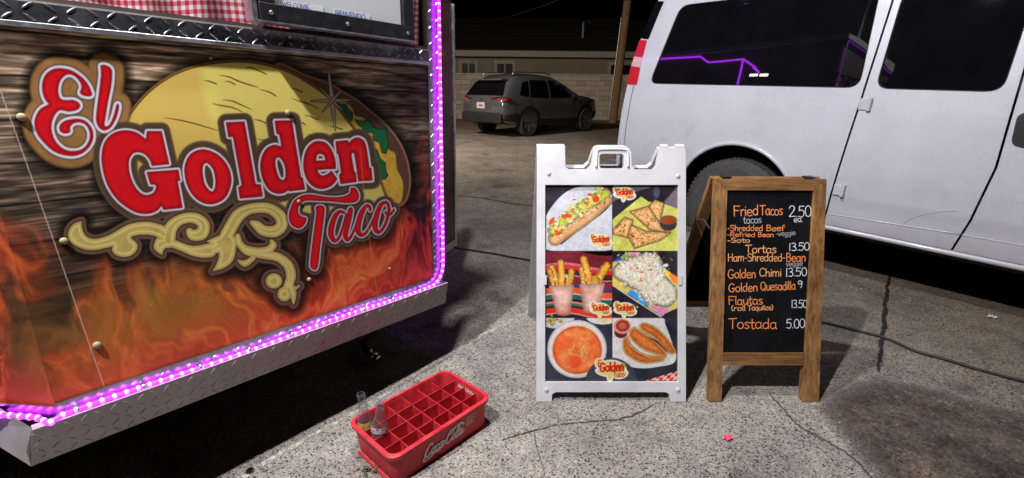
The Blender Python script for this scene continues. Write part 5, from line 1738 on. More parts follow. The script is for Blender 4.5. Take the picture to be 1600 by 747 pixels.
M_VAN = van_paint()
M_TINT = noisy("tinted_glass", (0.003, 0.003, 0.004), (0.0045, 0.0045, 0.0055), 7, 0.012, spec=0.5, rvar=0.008)
M_RUBBER = noisy("black_rubber", (0.006, 0.006, 0.006), (0.014, 0.014, 0.014), 40, 0.6)
M_RED = noisy("red_lens", (0.42, 0.012, 0.02), (0.55, 0.02, 0.03), 60, 0.18, coat=0.6)
M_CLEAR = noisy("clear_lens", (0.55, 0.28, 0.28), (0.7, 0.42, 0.42), 60, 0.15, coat=0.6)

# door gaps, read off the photograph and continued to the roof
def gap_line(px):
    g = [v_tz(*p) for p in px]
    (ta, za), (tb, zb) = g[0], g[1]
    k = (ta - tb) / max(za - zb, 1e-3)
    return sorted(g + [(ta + k * (1.97 - za), 1.97)], key=lambda q: q[1])


g1 = gap_line([(1394, 4), (1347, 152), (1283, 372)])
g2 = gap_line([(1600, 112), (1546, 298), (1485, 394)])
rear = [v_tz(*p) for p in [(963, 256), (966, 215), (972, 172), (980, 134), (1001, 62), (1026, 5)]]
rear = [(rear[0][0] + 0.0, 0.44)] + rear
k = (rear[-1][0] - rear[-2][0]) / (rear[-1][1] - rear[-2][1])
rear.append((rear[-1][0] + k * (1.97 - rear[-1][1]), 1.97))
T_REAR = rear[0][0]
T_NOSE = T_REAR + 5.6
GAP = 0.0055
zr = 0.36


def line_at(g, z):
    return float(np.interp(z, [q[1] for q in g], [q[0] for q in g]))


wc_t, _ = v_tz(1143, 330)
WH = (wc_t, 0.385)
arch_r = 0.455
arch = [(WH[0] + arch_r * math.cos(rad(a)), 0.42 + arch_r * math.sin(rad(a))) for a in range(-7, 188, 6)]
# quarter panel with the big rear window and the wheel arch
q_out = [(arch[0][0] + 0.002, zr)]
q_out += [(line_at(g1, z) - GAP, z) for z in (zr, 0.6, 0.9, 1.2, 1.5, 1.8, 1.97)]
q_out += list(reversed(rear))
q_out += [(rear[0][0], 0.44), (arch[-1][0] - 0.01, 0.40)]
q_out += list(reversed(arch))
win_q = round_poly([v_tz(1014, 131), v_tz(1064, 8), v_tz(1210, -9), v_tz(1378, -22), v_tz(1343, 138)], 0.075)
body = skin("quarter_panel", M_VAN, van, q_out, [win_q])


def glass(name, poly, dep, hole):
    o = skin(name, M_TINT, van, poly, (), 0.0, 0.0, dep)
    ring = MB()
    n = len(hole)
    ring.tube([v_pt(p[0], p[1], 0.010) for p in hole], 0.007, 6, closed=True)
    ring.build("gasket", M_RUBBER, o, smooth=True)
    return o


glass("rear_side_window", win_q, 0.012, win_q)
# rear-hinged side door
d_out = [(line_at(g1, z) + GAP, z) for z in (1.97, 1.8, 1.5, 1.2, 0.9, 0.6, 0.405)] + [(line_at(g2, z) - GAP, z) for z in (0.405, 0.6, 0.9, 1.2, 1.5, 1.8, 1.97)]
win_d = round_poly([v_tz(1367, 139), v_tz(1412, -14), v_tz(1622, -20), v_tz(1567, 144.5)], 0.07)
door = skin("side_door", M_VAN, van, d_out, [win_d])
glass("side_door_window", win_d, 0.012, win_d)
# the second leaf and the cab beyond, mostly outside the picture
t2 = line_at(g2, 0.9)
f_out = [(line_at(g2, z) + GAP, z) for z in (1.97, 1.8, 1.5, 1.2, 0.9, 0.6, 0.405)] + [(t2 + 0.62, 0.405), (t2 + 0.70, 1.2), (t2 + 0.80, 1.97)]
win_f = round_poly([(line_at(g2, 1.36) + 0.1, 1.36), (line_at(g2, 1.85) + 0.1, 1.86), (t2 + 0.68, 1.86), (t2 + 0.63, 1.36)], 0.07)
fdoor = skin("front_leaf_door", M_VAN, van, f_out, [win_f])
glass("front_leaf_window", win_f, 0.012, win_f)
c_out = [(t2 + 0.808, 1.97), (t2 + 0.708, 1.2), (t2 + 0.628, 0.405), (t2 + 1.70, 0.405), (t2 + 1.74, 1.0), (t2 + 1.74, 1.30), (t2 + 1.40, 1.90), (t2 + 1.2, 1.97)]
win_c = round_poly([(t2 + 0.82, 1.34), (t2 + 0.90, 1.84), (t2 + 1.28, 1.84), (t2 + 1.60, 1.34)], 0.07)
skin("cab_door", M_VAN, van, c_out, [win_c])
glass("cab_door_window", win_c, 0.012, win_c)
fw_t = t2 + 2.20
farch = [(fw_t + arch_r * math.cos(rad(a)), 0.42 + arch_r * math.sin(rad(a))) for a in range(-7, 188, 8)]
n_out = [(t2 + 1.748, 1.30), (t2 + 1.748, 1.0), (t2 + 1.708, 0.405)] + list(reversed(farch)) + [(T_NOSE, 0.42), (T_NOSE, 0.95), (T_NOSE - 0.15, 1.12)]
skin("wing_panel", M_VAN, van, n_out)
# rocker: bright rolled lower edge
rk = [(q, 0.372) for q in np.linspace(arch[0][0] + 0.03, t2 + 1.7, 30)]
rb = MB().tube([(t, v_in(0.36) - 0.008, 0.385) for t, _ in rk], 0.018, 8)
rb.build("rocker", M_VAN, van, smooth=True)
# swage line low on the body
def swage(px0, px1):
    a, b = v_tz(*px0), v_tz(*px1)
    mb = MB()
    P = [(a[0] + (b[0] - a[0]) * i / 14, a[1] + (b[1] - a[1]) * i / 14) for i in range(15)]
    mb.tube([v_pt(t, z, 0.0005) for t, z in P], 0.0035, 6)
    return mb


for a, b, par in (((1293, 334), (1499, 366), door), ((1503, 367), (1640, 391), fdoor)):
    swage(a, b).build("swage_line", M_VAN, par, smooth=True)
# rolled lip of the wheel arch
MB().tube([v_pt(t, z, -0.004) for t, z in arch[1:-1]], 0.016, 8).build("arch_lip", M_VAN, van, smooth=True)
wl = [(WH[0] + (arch_r + 0.012) * math.cos(rad(a)), 0.42 + (arch_r + 0.012) * math.sin(rad(a))) for a in range(-7, 188, 6)]
mb = MB()
n = len(wl)
mb.add([(t, 0.03, z) for t, z in wl] + [(t, 0.40, z) for t, z in wl], [(i, i + 1, n + i + 1, n + i) for i in range(n - 1)])
mb.add([(t, 0.40, z) for t, z in wl], [tuple(range(n))])
mb.build("wheel_well", M_RUBBER, van)
# wheels
def van_wheel(t, y, side=1):
    Mw = Matrix.Translation((t, y, WH[1])) @ Matrix.Rotation(rad(90), 4, 'X')
    w = MB().lathe([(0.21, -0.11), (0.33, -0.115), (0.365, -0.09), (0.372, -0.05), (0.366, -0.047), (0.366, -0.037), (0.374, -0.034), (0.374, 0.034), (0.366, 0.037), (0.366, 0.047), (0.372, 0.05), (0.365, 0.09), (0.33, 0.115), (0.27, 0.122), (0.21, 0.11)], 48, Mw).build("tyre", M_TYRE, van, smooth=40)
    mb = MB()
    for k in range(64):
        a = 2 * math.pi * k / 64
        for s_ in (-1, 1):
            mb.box((0.352, -0.009, 0.070 if s_ > 0 else -0.092), (0.3735, 0.009, 0.092 if s_ > 0 else -0.070), Mw @ Matrix.Rotation(a, 4, 'Z'))
    o = mb.build("tread_blocks", M_TYRE, w)
    o["kind"] = "stuff"
    rim = MB().lathe([(0.10, -0.08), (0.205, -0.09), (0.212, 0.0), (0.205, 0.10), (0.19, 0.095), (0.17, 0.05), (0.09, 0.055), (0.08, 0.09), (0.03, 0.10)], 32, Mw).build("wheel_rim", M_STEEL, van, smooth=40)


van_wheel(WH[0], 0.135)
van_wheel(fw_t, 0.155)
van_wheel(WH[0], 1.80)
van_wheel(fw_t, 1.80)
# tail lamp and dark rear corner glass
def proud(name, px, m, dep=-0.006, parent=van):
    poly = round_poly([v_tz(*p) for p in px], 0.012, 3)
    return skin(name, m, parent, poly, (), 0.02, 0.0, dep)


lamp = MB().add([(0, 0, 0)], []).build("tail_lamp", M_RED, van)
proud("red_lens", [(979.5, 131), (995.5, 132.5), (1001, 106), (987, 104)], M_RED, -0.007, lamp)
proud("clear_lens", [(987.2, 103.5), (1001.2, 105.5), (1004.5, 90), (991.4, 88)], M_CLEAR, -0.007, lamp)
proud("red_lens", [(991.6, 87.5), (1004.7, 89.5), (1011.5, 63), (1000, 62.5)], M_RED, -0.007, lamp)
proud("corner_glass", [(1001.5, 60), (1013.5, 61.5), (1038, 2), (1026, 2)], M_TINT, -0.003)
# seam of the rear corner panel
sm = [v_tz(*p) for p in [(990, 134), (984, 165), (978, 200), (974, 240)]]
MB().tube([v_pt(t, z, 0.0) for t, z in cat_rom(sm, False, 5)], 0.003, 5).build("corner_seam", M_RUBBER, van, smooth=True)
# door hinges
for px, py in ((1353, 163), (1312, 297)):
    t, z = v_tz(px, py)
    h = MB().box((-0.030, -0.012, -0.034), (0.030, 0.006, 0.034)).build("hinge", M_VAN, van, bevel=0.004)
    h.location = v_pt(t - 0.004, z, 0)
    MB().tube([(0.024, -0.012, -0.038), (0.024, -0.012, 0.038)], 0.011, 10).build("hinge_barrel", M_VAN, h, smooth=40)
# black door handle at the picture's edge
t, z = v_tz(1600, 205)
h = skin("door_handle", M_RUBBER, van, round_poly([v_tz(*p) for p in [(1579, 226), (1590, 178), (1632, 170), (1626, 236)]], 0.03, 4), (), 0.02, 0.0, -0.008)
# long scratch in the door paint
sc = [v_tz(*p) for p in [(1404, 358), (1417, 346), (1437, 338), (1465, 332), (1497, 330)]]
MB().tube([v_pt(t, z, 0.0002) for t, z in cat_rom(sc, False, 5)], 0.0011, 4).build("scratch", M_CRACK, door)
# roof, far side, back, nose, underbody
tr = rear[-1][0]
prof = [(0.115, 1.972), (0.155, 2.02), (0.33, 2.08), (0.7, 2.11), (1.0, 2.115), (1.3, 2.11), (1.67, 2.08), (1.845, 2.02), (1.885, 1.972)]
V, F = [], []
for t in (tr + 0.0, tr + 0.06, t2 + 1.0, t2 + 1.25):
    for y, z in prof:
        V.append((t, y, z - (0.05 if t in (tr,) else 0)))
m_ = len(prof)
for i in range(3):
    for j in range(m_ - 1):
        F.append((i * m_ + j, i * m_ + j + 1, (i + 1) * m_ + j + 1, (i + 1) * m_ + j))
MB().add(V, F).build("roof", M_VAN, van, smooth=True)
far = [(T_REAR, 0.44), (T_NOSE, 0.42), (T_NOSE, 0.95), (t2 + 1.75, 1.30), (t2 + 1.25, 1.97), (tr, 1.97), (rear[3][0], 1.3)]
skin("far_side", M_VAN, van, far, (), 0.01, 0, 0, 0.3, pt=lambda t, z, d: (t, 2.0 - v_in(z) - d, z))
rz = [q for q in rear]
V = [(t, v_in(z), z) for t, z in rz] + [(t, 2.0 - v_in(z), z) for t, z in rz]
n = len(rz)
MB().add(V, [(i, i + 1, n + i + 1, n + i) for i in range(n - 1)]).build("rear_doors", M_VAN, van, smooth=True)
MB().add([(t2 + 1.25, 0.2, 1.96), (t2 + 1.25, 1.8, 1.96), (t2 + 1.76, 1.85, 1.30), (t2 + 1.76, 0.15, 1.30)], [(0, 1, 2, 3)]).build("windscreen", M_TINT, van)
MB().add([(t2 + 1.75, 0.02, 1.30), (t2 + 1.75, 1.98, 1.30), (T_NOSE - 0.15, 1.95, 1.12), (T_NOSE - 0.15, 0.05, 1.12), (T_NOSE, 1.95, 0.95), (T_NOSE, 0.05, 0.95), (T_NOSE, 1.95, 0.42), (T_NOSE, 0.05, 0.42)], [(0, 1, 2, 3), (3, 2, 4, 5), (5, 4, 6, 7)]).build("bonnet", M_VAN, van)
MB().box((T_REAR + 0.1, 0.12, 0.33), (T_NOSE - 0.1, 1.88, 0.36)).build("underbody", M_BLACK, van)
MB().box((T_REAR - 0.12, 0.06, 0.42), (T_REAR + 0.10, 1.94, 0.60)).build("rear_bumper", noisy("bumper_grey", (0.10, 0.10, 0.11), (0.16, 0.16, 0.17), 20, 0.5), van, bevel=0.02)
for t in (T_REAR + 0.9, T_REAR + 2.6, T_REAR + 4.2):
    MB().box((t, 0.04, 1.40), (t + 0.04, 1.9, 1.44)).build("body_brace", M_BLACK, van)

# ---- the trailer's end wall carries the same purple strip; its mirror image shows in the van's rear side window
def mirror_on(px, py, O, N):
    t, z = v_tz(px, py)
    q = VO + V_EX * t + V_UP * z + V_IN * v_in(z)
    sl_ = (v_in(z + .02) - v_in(z - .02)) / .04
    n_ = unit(-V_IN + V_UP * sl_)
    d_ = unit(ray(px, py))
    r_ = d_ - 2 * np.dot(d_, n_) * n_
    return q + r_ * (np.dot(O - q, N) / np.dot(r_, N))


def end_pt(px, py, off=0.03):
    q = mirror_on(px, py, P0 + TD * off, TD) - P0
    return float(q @ TN), float(q @ TV)


ends = [end_pt(*p) for p in [(1000, 94), (1025, 92), (1060, 90), (1093, 88), (1105, 97), (1130, 95), (1160, 92), (1185, 113), (1151, 131)]]
M_TUBE2 = mat("end_wall_light_strip", (0.25, 0.05, 0.35), 0.3, emit=(0.46, 0.03, 1.0), estr=20.0)
M_LAMPF = mat("small_lamp_face", (0.9, 0.9, 0.85), 0.3, emit=(1.0, 0.95, 0.85), estr=60.0)
est = MB().tube([T(0.03, b, a) for a, b in ends[:8]], .012, 8).build("end_light_strip", M_TUBE2, trailer, smooth=True)
MB().tube([T(0.03, ends[6][1], ends[6][0]), T(0.03, ends[8][1], ends[8][0])], .012, 8).build("end_light_strip", M_TUBE2, trailer, smooth=True)
for p in ((1176, 120), (1192, 120)):
    a, b = end_pt(*p)
    hd = MB().box((0.0, -a - .06, b - .045), (0.03, -a + .06, b + .045)).build("end_lamp", M_BLACK, trailer, bevel=.006)
    MB().box((0.031, -a - .05, b - .035), (0.036, -a + .05, b + .035)).build("end_lamp_face", M_LAMPF, hd)
# ================================================================== RED BOTTLE CRATE
CRZ = 0.130
cr_c = np.array([-0.324, 1.486, 0.0])
cr_yaw = rad(46.6)
CRL, CRW = 0.450, 0.288
cgz = ground_z(cr_c[0], cr_c[1])
# the crate sits a degree or so out of level on the worn asphalt
crate = root("bottle_crate", "red plastic soda bottle crate with white script on its side", "crate", (cr_c[0], cr_c[1], cgz - 0.004), (math.cos(cr_yaw), math.sin(cr_yaw), 0.020), (-0.02, 0.010, 1))


def crate_plastic():
    m = noisy("red_plastic", (0.42, 0.010, 0.022), (0.64, 0.040, 0.055), 16, 0.36, rvar=0.3, bumps=0.05, bscale=200)
    bsdf(m).inputs["Subsurface Weight"].default_value = 0.0
    return m


M_CR = crate_plastic()
hl, hw2 = CRL / 2, CRW / 2


def rrect(a, b, r, n=6):
    """rounded rectangle with extra points at the end slots; counter-clockwise from the right end"""
    pts = [(a, -0.05), (a, 0.05)]
    for cx, cy, a0 in ((a - r, b - r, 0), (-a + r, b - r, 90), (-a + r, -b + r, 180), (a - r, -b + r, 270)):
        if a0 == 180:
            pts += [(-a, 0.05), (-a, -0.05)]
        for k in range(n + 1):
            t = rad(a0 + 90 * k / n)
            pts.append((cx + r * math.cos(t), cy + r * math.sin(t)))
    return pts


rings = []
prof = [(-0.020, 0.000), (-0.016, 0.020), (-0.012, 0.090), (-0.011, 0.108), (-0.010, 0.114), (0.000, 0.1145), (0.001, 0.127), (-0.003, 0.130), (-0.013, 0.130), (-0.0150, 0.114), (-0.0155, 0.108), (-0.0165, 0.090), (-0.021, 0.020), (-0.024, 0.004)]
for off, z in prof:
    rings.append([(x, y, z) for x, y in rrect(hl + off, hw2 + off, 0.040 + off * 0.6)])
n = len(rings[0])
i_end = {0}
j_end = [i for i, p in enumerate(rings[0][:-1]) if abs(p[0] + hl - 0.020) < 1e-6 and abs(p[1] - 0.05) < 1e-6]
V = [p for r in rings for p in r]
F, slots = [], [0] + j_end
for k in range(len(rings) - 1):
    for i in range(n):
        if i in slots and k in (2, 10):
            continue
        j = (i + 1) % n
        F.append((k * n + i, k * n + j, (k + 1) * n + j, (k + 1) * n + i))
for i in slots:                                          # throat of each hand hole
    j = i + 1
    o_, p_ = 2 * n, 11 * n
    q_, r_ = 3 * n, 10 * n
    F += [(o_ + i, p_ + i, p_ + j, o_ + j), (q_ + i, q_ + j, r_ + j, r_ + i), (o_ + i, q_ + i, r_ + i, p_ + i), (o_ + j, p_ + j, r_ + j, q_ + j)]
MB().add(V, F).build("tub", M_CR, crate, smooth=35)
# floor grid
mb = MB()
mb.box((-hl + 0.026, -hw2 + 0.026, 0.004), (hl - 0.026, hw2 - 0.026, 0.010))
mb.build("base", M_CR, crate)
# end frames below the hand holes
for s_ in (-1, 1):
    MB().box((s_ * (hl - 0.008) - 0.004, -0.10, 0.006), (s_ * (hl - 0.008) + 0.004, 0.10, 0.018)).build("foot_rail", M_CR, crate, bevel=0.002)
NXc, NYc = 6, 4
il, iw = hl - 0.0165, hw2 - 0.0165
for i in range(1, NXc):
    x = -il + 2 * il * i / NXc
    MB().add(*(lambda m: (m.v, m.f))(MB().box((x - 0.0014, -iw, 0.012), (x + 0.0014, iw, 0.112 - (0.003 if i % 2 else 0))))).build("divider", M_CR, crate, bevel=0.0006)
for j in range(1, NYc):
    y = -iw + 2 * iw * j / NYc
    MB().box((-il, y - 0.0013, 0.014), (il, y + 0.0013, 0.1135)).build("divider", M_CR, crate, bevel=0.0006)
# little bottle stops standing up from the floor in every cell
stop = None
for i in range(NXc):
    for j in range(NYc):
        for dx, dy, hgt in ((-0.018, 0.0, 0.030), (0.016, 0.014, 0.022)):
            x, y = -il + 2 * il * (i + .5) / NXc + dx, -iw + 2 * iw * (j + .5) / NYc + dy
            if stop is None:
                stop = MB().box((-0.006, -0.002, 0), (0.006, 0.002, 0.03)).build("bottle_stop", M_CR, crate)
                stop.location = (x, y, 0.010)
            else:
                share("bottle_stop", stop.data, crate, (x, y, 0.010), (0, 0, random.uniform(0, 3)), (1, 1, hgt / 0.03))

# white script on the long side facing the camera
M_SCRIPT = noisy("crate_print", (0.62, 0.50, 0.50), (0.80, 0.74, 0.72), 40, 0.5)


def side_pt(a, b, dep):
    """a along the side, b up"""
    return (a, -hw2 + 0.016 - 0.004 * (b / 0.08) - 0.001 - dep, b)


COLA = [[(.62, .78), (.50, .98), (.26, .84), (.10, .46), (.12, .14), (.34, .02), (.60, .22)], [(.12, .14), (.02, -.06), (.14, -.22), (.55, -.16), (1.05, -.02), (1.5, -.10)],
        [(.80, .52), (.68, .40), (.66, .18), (.78, .06), (.92, .18), (.95, .42), (.80, .52), (1.0, .44)],
        [(1.28, .46), (1.16, .54), (1.04, .40), (1.04, .14), (1.18, .04), (1.32, .18)],
        [(1.62, .48), (1.50, .54), (1.38, .40), (1.38, .14), (1.50, .06), (1.60, .2), (1.66, .52)], [(1.66, .52), (1.62, .16), (1.74, .06), (1.86, .24)],
        [(1.78, .40), (1.95, .42)],
        [(2.62, .92), (2.40, 1.04), (2.14, .80), (2.02, .40), (2.10, .10), (2.32, .04), (2.52, .26)], [(2.30, .66), (2.44, .80), (2.58, .70), (2.62, .92), (2.9, 1.1), (3.3, 1.06), (3.62, .84)],
        [(2.72, .52), (2.60, .38), (2.58, .18), (2.70, .06), (2.84, .18), (2.86, .42), (2.72, .52), (2.92, .44)],
        [(3.00, .24), (3.18, .70), (3.18, .96), (3.08, .96), (3.02, .50), (3.02, .14), (3.12, .04), (3.24, .22)],
        [(3.52, .48), (3.40, .54), (3.28, .40), (3.28, .14), (3.40, .06), (3.50, .2), (3.56, .52)], [(3.56, .52), (3.54, .16), (3.64, .06), (3.78, .26)]]
mb = MB()
sc_, x_off, z_off = 0.048, -0.098, 0.042
strokes = []
for st in COLA:
    p = cat_rom(st, False, 5)
    strokes.append([((a + 0.28 * b) * 0.0475 + x_off, b * sc_ + z_off) for a, b in p])
ribbons(mb, strokes, 0.0036, side_pt)
mb.build("script_lettering", M_SCRIPT, crate)
mb = MB()
for r_ in range(3):
    st = [[(0.100 + k * 0.0070, z_off + 0.022 + r_ * 0.014), (0.102 + k * 0.0070, z_off + 0.030 + r_ * 0.014)] for k in range(5 + r_)]
    ribbons(mb, st, 0.0016, side_pt)
mb.build("small_print", M_SCRIPT, crate)

# ---- two glass bottles standing in the crate
def clear_glass():
    m = mat("bottle_glass", (0.34, 0.31, 0.34), 0.05, spec=1.0)
    lw = nd(m, "ShaderNodeLayerWeight")
    lw.inputs["Blend"].default_value = 0.35
    tr = nd(m, "ShaderNodeBsdfTransparent")
    tr.inputs[0].default_value = (0.93, 0.93, 0.95, 1)
    mx = nd(m, "ShaderNodeMixShader")
    lk(m, ramp(m, lw.outputs["Facing"], [(0.0, (0.05,) * 3), (0.5, (0.16,) * 3), (1.0, (1.0,) * 3)]), mx.inputs[0])
    lk(m, tr.outputs[0], mx.inputs[1])
    lk(m, bsdf(m).outputs[0], mx.inputs[2])
    lk(m, mx.outputs[0], m.node_tree.nodes["Material Output"].inputs[0])
    return m


M_GLASS = clear_glass()
def bottle(cell, label, lab_m, bodyr, H, lab, tilt, waist):
    x, y = -il + 2 * il * (cell[0] + .5) / NXc, -iw + 2 * iw * (cell[1] + .5) / NYc
    Mc = crate.matrix_world
    o_ = Mc @ Vector((x, y, 0.012))
    rt = root("glass_bottle", label, "bottle", o_)
    rt.rotation_euler = tilt
    rt.scale = (0.98, 0.98, 0.98)
    outp = [(bodyr * .85, 0), (bodyr, .006), (bodyr, .05), (waist, .085), (bodyr * 1.0, .115), (bodyr * .92, .135), (bodyr * .6, .165), (.0155, .19), (.0130, .21), (.0130, H - .018), (.0150, H - .016), (.0150, H - .003), (.0130, H)]
    inn = [(r - .0022, max(z, .008)) for r, z in reversed(outp)]
    mb = MB()
    n_ = 24
    pr_ = outp + inn
    V = [(r * math.cos(2 * math.pi * k / n_), r * math.sin(2 * math.pi * k / n_), z) for r, z in pr_ for k in range(n_)]
    F = [(i * n_ + k, i * n_ + (k + 1) % n_, (i + 1) * n_ + (k + 1) % n_, (i + 1) * n_ + k) for i in range(len(pr_) - 1) for k in range(n_)]
    F += [tuple(reversed(range(n_))), tuple((len(pr_) - 1) * n_ + k for k in range(n_))]
    mb.add(V, F).build("glass", M_GLASS, rt, smooth=True)
    z0, z1, a0, a1 = lab
    rr = bodyr + .0008
    L = 14
    V = [(np.interp(z, [p[1] for p in outp], [p[0] for p in outp]) + .0008, a, z) for z in (z0, (z0 + z1) / 2, z1) for a in np.linspace(rad(a0), rad(a1), L)]
    V = [(r * math.cos(a), r * math.sin(a), z) for r, a, z in V]
    MB().add(V, [(j * L + i, j * L + i + 1, (j + 1) * L + i + 1, (j + 1) * L + i) for j in range(2) for i in range(L - 1)]).build("paper_label", lab_m, rt, smooth=True)
    return rt


def label_mat(name, c1, c2, sc):
    m = mat(name, c1, 0.5)
    tc = nd(m, "ShaderNodeTexCoord")
    v = nd(m, "ShaderNodeTexVoronoi", Scale=sc)
    lk(m, tc.outputs["Object"], v.inputs["Vector"])
    lk(m, ramp(m, v.outputs["Distance"], [(0.25, c2), (0.35, c1)]), bsdf(m).inputs["Base Color"])
    return m


bottle((0, 3), "clear glass bottle with small yellow label at the crate's far corner", label_mat("yellow_label", (0.55, 0.40, 0.12), (0.10, 0.06, 0.04), 110), .029, .238, (.100, .128, 200, 330), (rad(2), rad(-3), 0), .0285)
bottle((0, 2), "ribbed clear glass bottle with dark round label, nearer of the two bottles", label_mat("round_label", (0.42, 0.40, 0.44), (0.08, 0.07, 0.10), 70), .0305, .222, (.112, .134, 200, 330), (rad(-2), rad(4), 0), .0275)

# ================================================================== SMALL THINGS ON THE GROUND
M_CHROME = noisy("chromed_brass", (0.55, 0.53, 0.55), (0.75, 0.74, 0.76), 40, 0.2, 1.0)
fp = at(584, 556, 0.03)
fit = root("drain_fitting", "shiny metal drain fitting in the dark beneath the trailer", "pipe fitting", (fp[0], fp[1], ground_z(fp[0], fp[1])), (0.75, -0.66, 0))
Mf = Matrix.Translation((0, 0, 0.030)) @ Matrix.Rotation(rad(90), 4, 'Y')
MB().lathe([(.016, -.05), (.022, -.048), (.022, -.03), (.015, -.028), (.015, -.005), (.024, -.003), (.024, .012), (.018, .014), (.018, .032), (.020, .034), (.020, .044), (.012, .046)], 20, Mf).build("coupling", M_CHROME, fit, smooth=35)
MB().tube([(-.05, 0, .03), (-.09, 0.01, .03), (-.16, .06, .022), (-.22, .15, .012)], .012, 10).build("hose", M_RUBBER, fit, smooth=True)
MB().tube([(-.035, 0.0, .045), (-.035, 0.0, .062)], .006, 8).build("valve_stem", M_CHROME, fit, smooth=40)
MB().box((-.055, -.008, .060), (-.015, .008, .066)).build("valve_lever", M_CHROME, fit, bevel=.002)

# black cable across the lot from the trailer to the right, one continuous run
cab_px = [(660, 379), (712, 388), (760, 396), (828, 408), (900, 422), (1000, 445), (1100, 468), (1200, 489), (1290, 506), (1345, 519), (1385, 530), (1430, 550), (1480, 565), (1540, 583), (1600, 600), (1680, 622)]
cw = cat_rom([at(*p)[:2] for p in cab_px], False, 8)
cable = MB().tube([(q[0], q[1], ground_z(q[0], q[1]) + 0.009) for q in cw], 0.0075, 8).build("power_cable", noisy("cable_rubber", (0.010, 0.010, 0.010), (0.03, 0.028, 0.026), 30, 0.6), smooth=True)
tag(cable, "black power cable running across the asphalt behind the signs", "cable")


def crumple(name, px, size, m, label, cat, seed, flat=0.5):
    rr = random.Random(seed)
    p = at(*px)
    n_ = 7
    V = []
    for j in range(n_):
        for i in range(n_):
            a, b = i / (n_ - 1) - .5, j / (n_ - 1) - .5
            V.append((a * size * rr.uniform(.8, 1.1), b * size * rr.uniform(.6, 1.0), abs(rr.gauss(0, .3)) * size * flat + .002))
    rt = MB().add(V, [(j * n_ + i, j * n_ + i + 1, (j + 1) * n_ + i + 1, (j + 1) * n_ + i) for j in range(n_ - 1) for i in range(n_ - 1)]).build(name, m)
    rt.location = (p[0], p[1], ground_z(p[0], p[1]) + .004)
    rt.rotation_euler = (0, 0, rr.uniform(0, 3))
    return tag(rt, label, cat)


crumple("wrapper_scrap", (1136, 686), 0.034, noisy("pink_foil", (0.62, 0.03, 0.10), (0.75, 0.12, 0.2), 60, 0.35), "crumpled pink-red wrapper scrap on the asphalt before the signs", "litter", 3)
crumple("paper_scrap", (1550, 497), 0.036, noisy("white_paper", (0.5, 0.5, 0.48), (0.66, 0.65, 0.62), 40, 0.8), "small white paper scrap on the asphalt beside the van", "litter", 5)
# flattened bottle cap near the lower edge
p = at(391, 737)
cap = root("crown_cork", "flattened silver bottle cap on the asphalt at the bottom edge", "bottle top", (p[0], p[1], ground_z(p[0], p[1]) + .003))
V = [(0, 0, .006)] + [((.0135 if k % 2 else .0155) * math.cos(2 * math.pi * k / 42), (.0135 if k % 2 else .0155) * math.sin(2 * math.pi * k / 42), .0) for k in range(42)]
V += [(.011 * math.cos(2 * math.pi * k / 42), .011 * math.sin(2 * math.pi * k / 42), .0055) for k in range(42)]
MB().add(V, [(0, 43 + k, 43 + (k + 1) % 42) for k in range(42)] + [(1 + k, 1 + (k + 1) % 42, 43 + (k + 1) % 42, 43 + k) for k in range(42)]).build("fluted_disc", M_CHROME, cap, smooth=30)
# weeds growing out of the crack beside the crate
def weed(px, n_, label):
    p = at(*px)
    rt = root("weed", label, "weed", (p[0], p[1], ground_z(p[0], p[1])))
    mb = MB()
    rr = random.Random(int(px[0]))
    for _ in range(n_):
        a, L, h = rr.uniform(0, 6.28), rr.uniform(.012, .034), rr.uniform(.004, .018)
        c, s_ = math.cos(a), math.sin(a)
        x, y = rr.uniform(-.03, .03), rr.uniform(-.02, .02)
        w = L * .16
        mb.add([(x, y, 0), (x + c * L * .5 - s_ * w, y + s_ * L * .5 + c * w, h), (x + c * L, y + s_ * L, h * .8), (x + c * L * .5 + s_ * w, y + s_ * L * .5 - c * w, h)], [(0, 1, 2, 3)])
    mb.build("leaf_tuft", noisy("weed_green", (0.035, 0.06, 0.02), (0.09, 0.10, 0.05), 80, 0.7), rt)


weed((577, 735), 22, "low green weed growing from the asphalt beside the red crate")
# loose pebbles and chips, far too many to count
def gravel():
    mb = MB()
    rr = random.Random(21)
    for _ in range(900):
        x, y = rr.uniform(-1.0, 2.6), rr.uniform(1.0, 3.6)
        r = abs(rr.gauss(0, .0024)) + .0016
        z = ground_z(x, y)
        a = rr.uniform(0, 6.28)
        k = 5
        V = [(x + r * rr.uniform(.7, 1.3) * math.cos(a + 6.28 * i / k), y + r * rr.uniform(.7, 1.3) * math.sin(a + 6.28 * i / k), z) for i in range(k)]
        V += [(x + r * .5 * math.cos(a + 6.28 * i / k), y + r * .5 * math.sin(a + 6.28 * i / k), z + r * rr.uniform(.6, 1.1)) for i in range(k)]
        mb.add(V, [tuple(range(k, 2 * k))] + [(i, (i + 1) % k, k + (i + 1) % k, k + i) for i in range(k)])
    o = mb.build("loose_gravel", noisy("gravel_grey", (0.08, 0.075, 0.07), (0.40, 0.38, 0.35), 55, 0.9))
    o["kind"] = "stuff"
    o["label"], o["category"] = "loose grey gravel chips scattered over the asphalt", "gravel"


gravel()
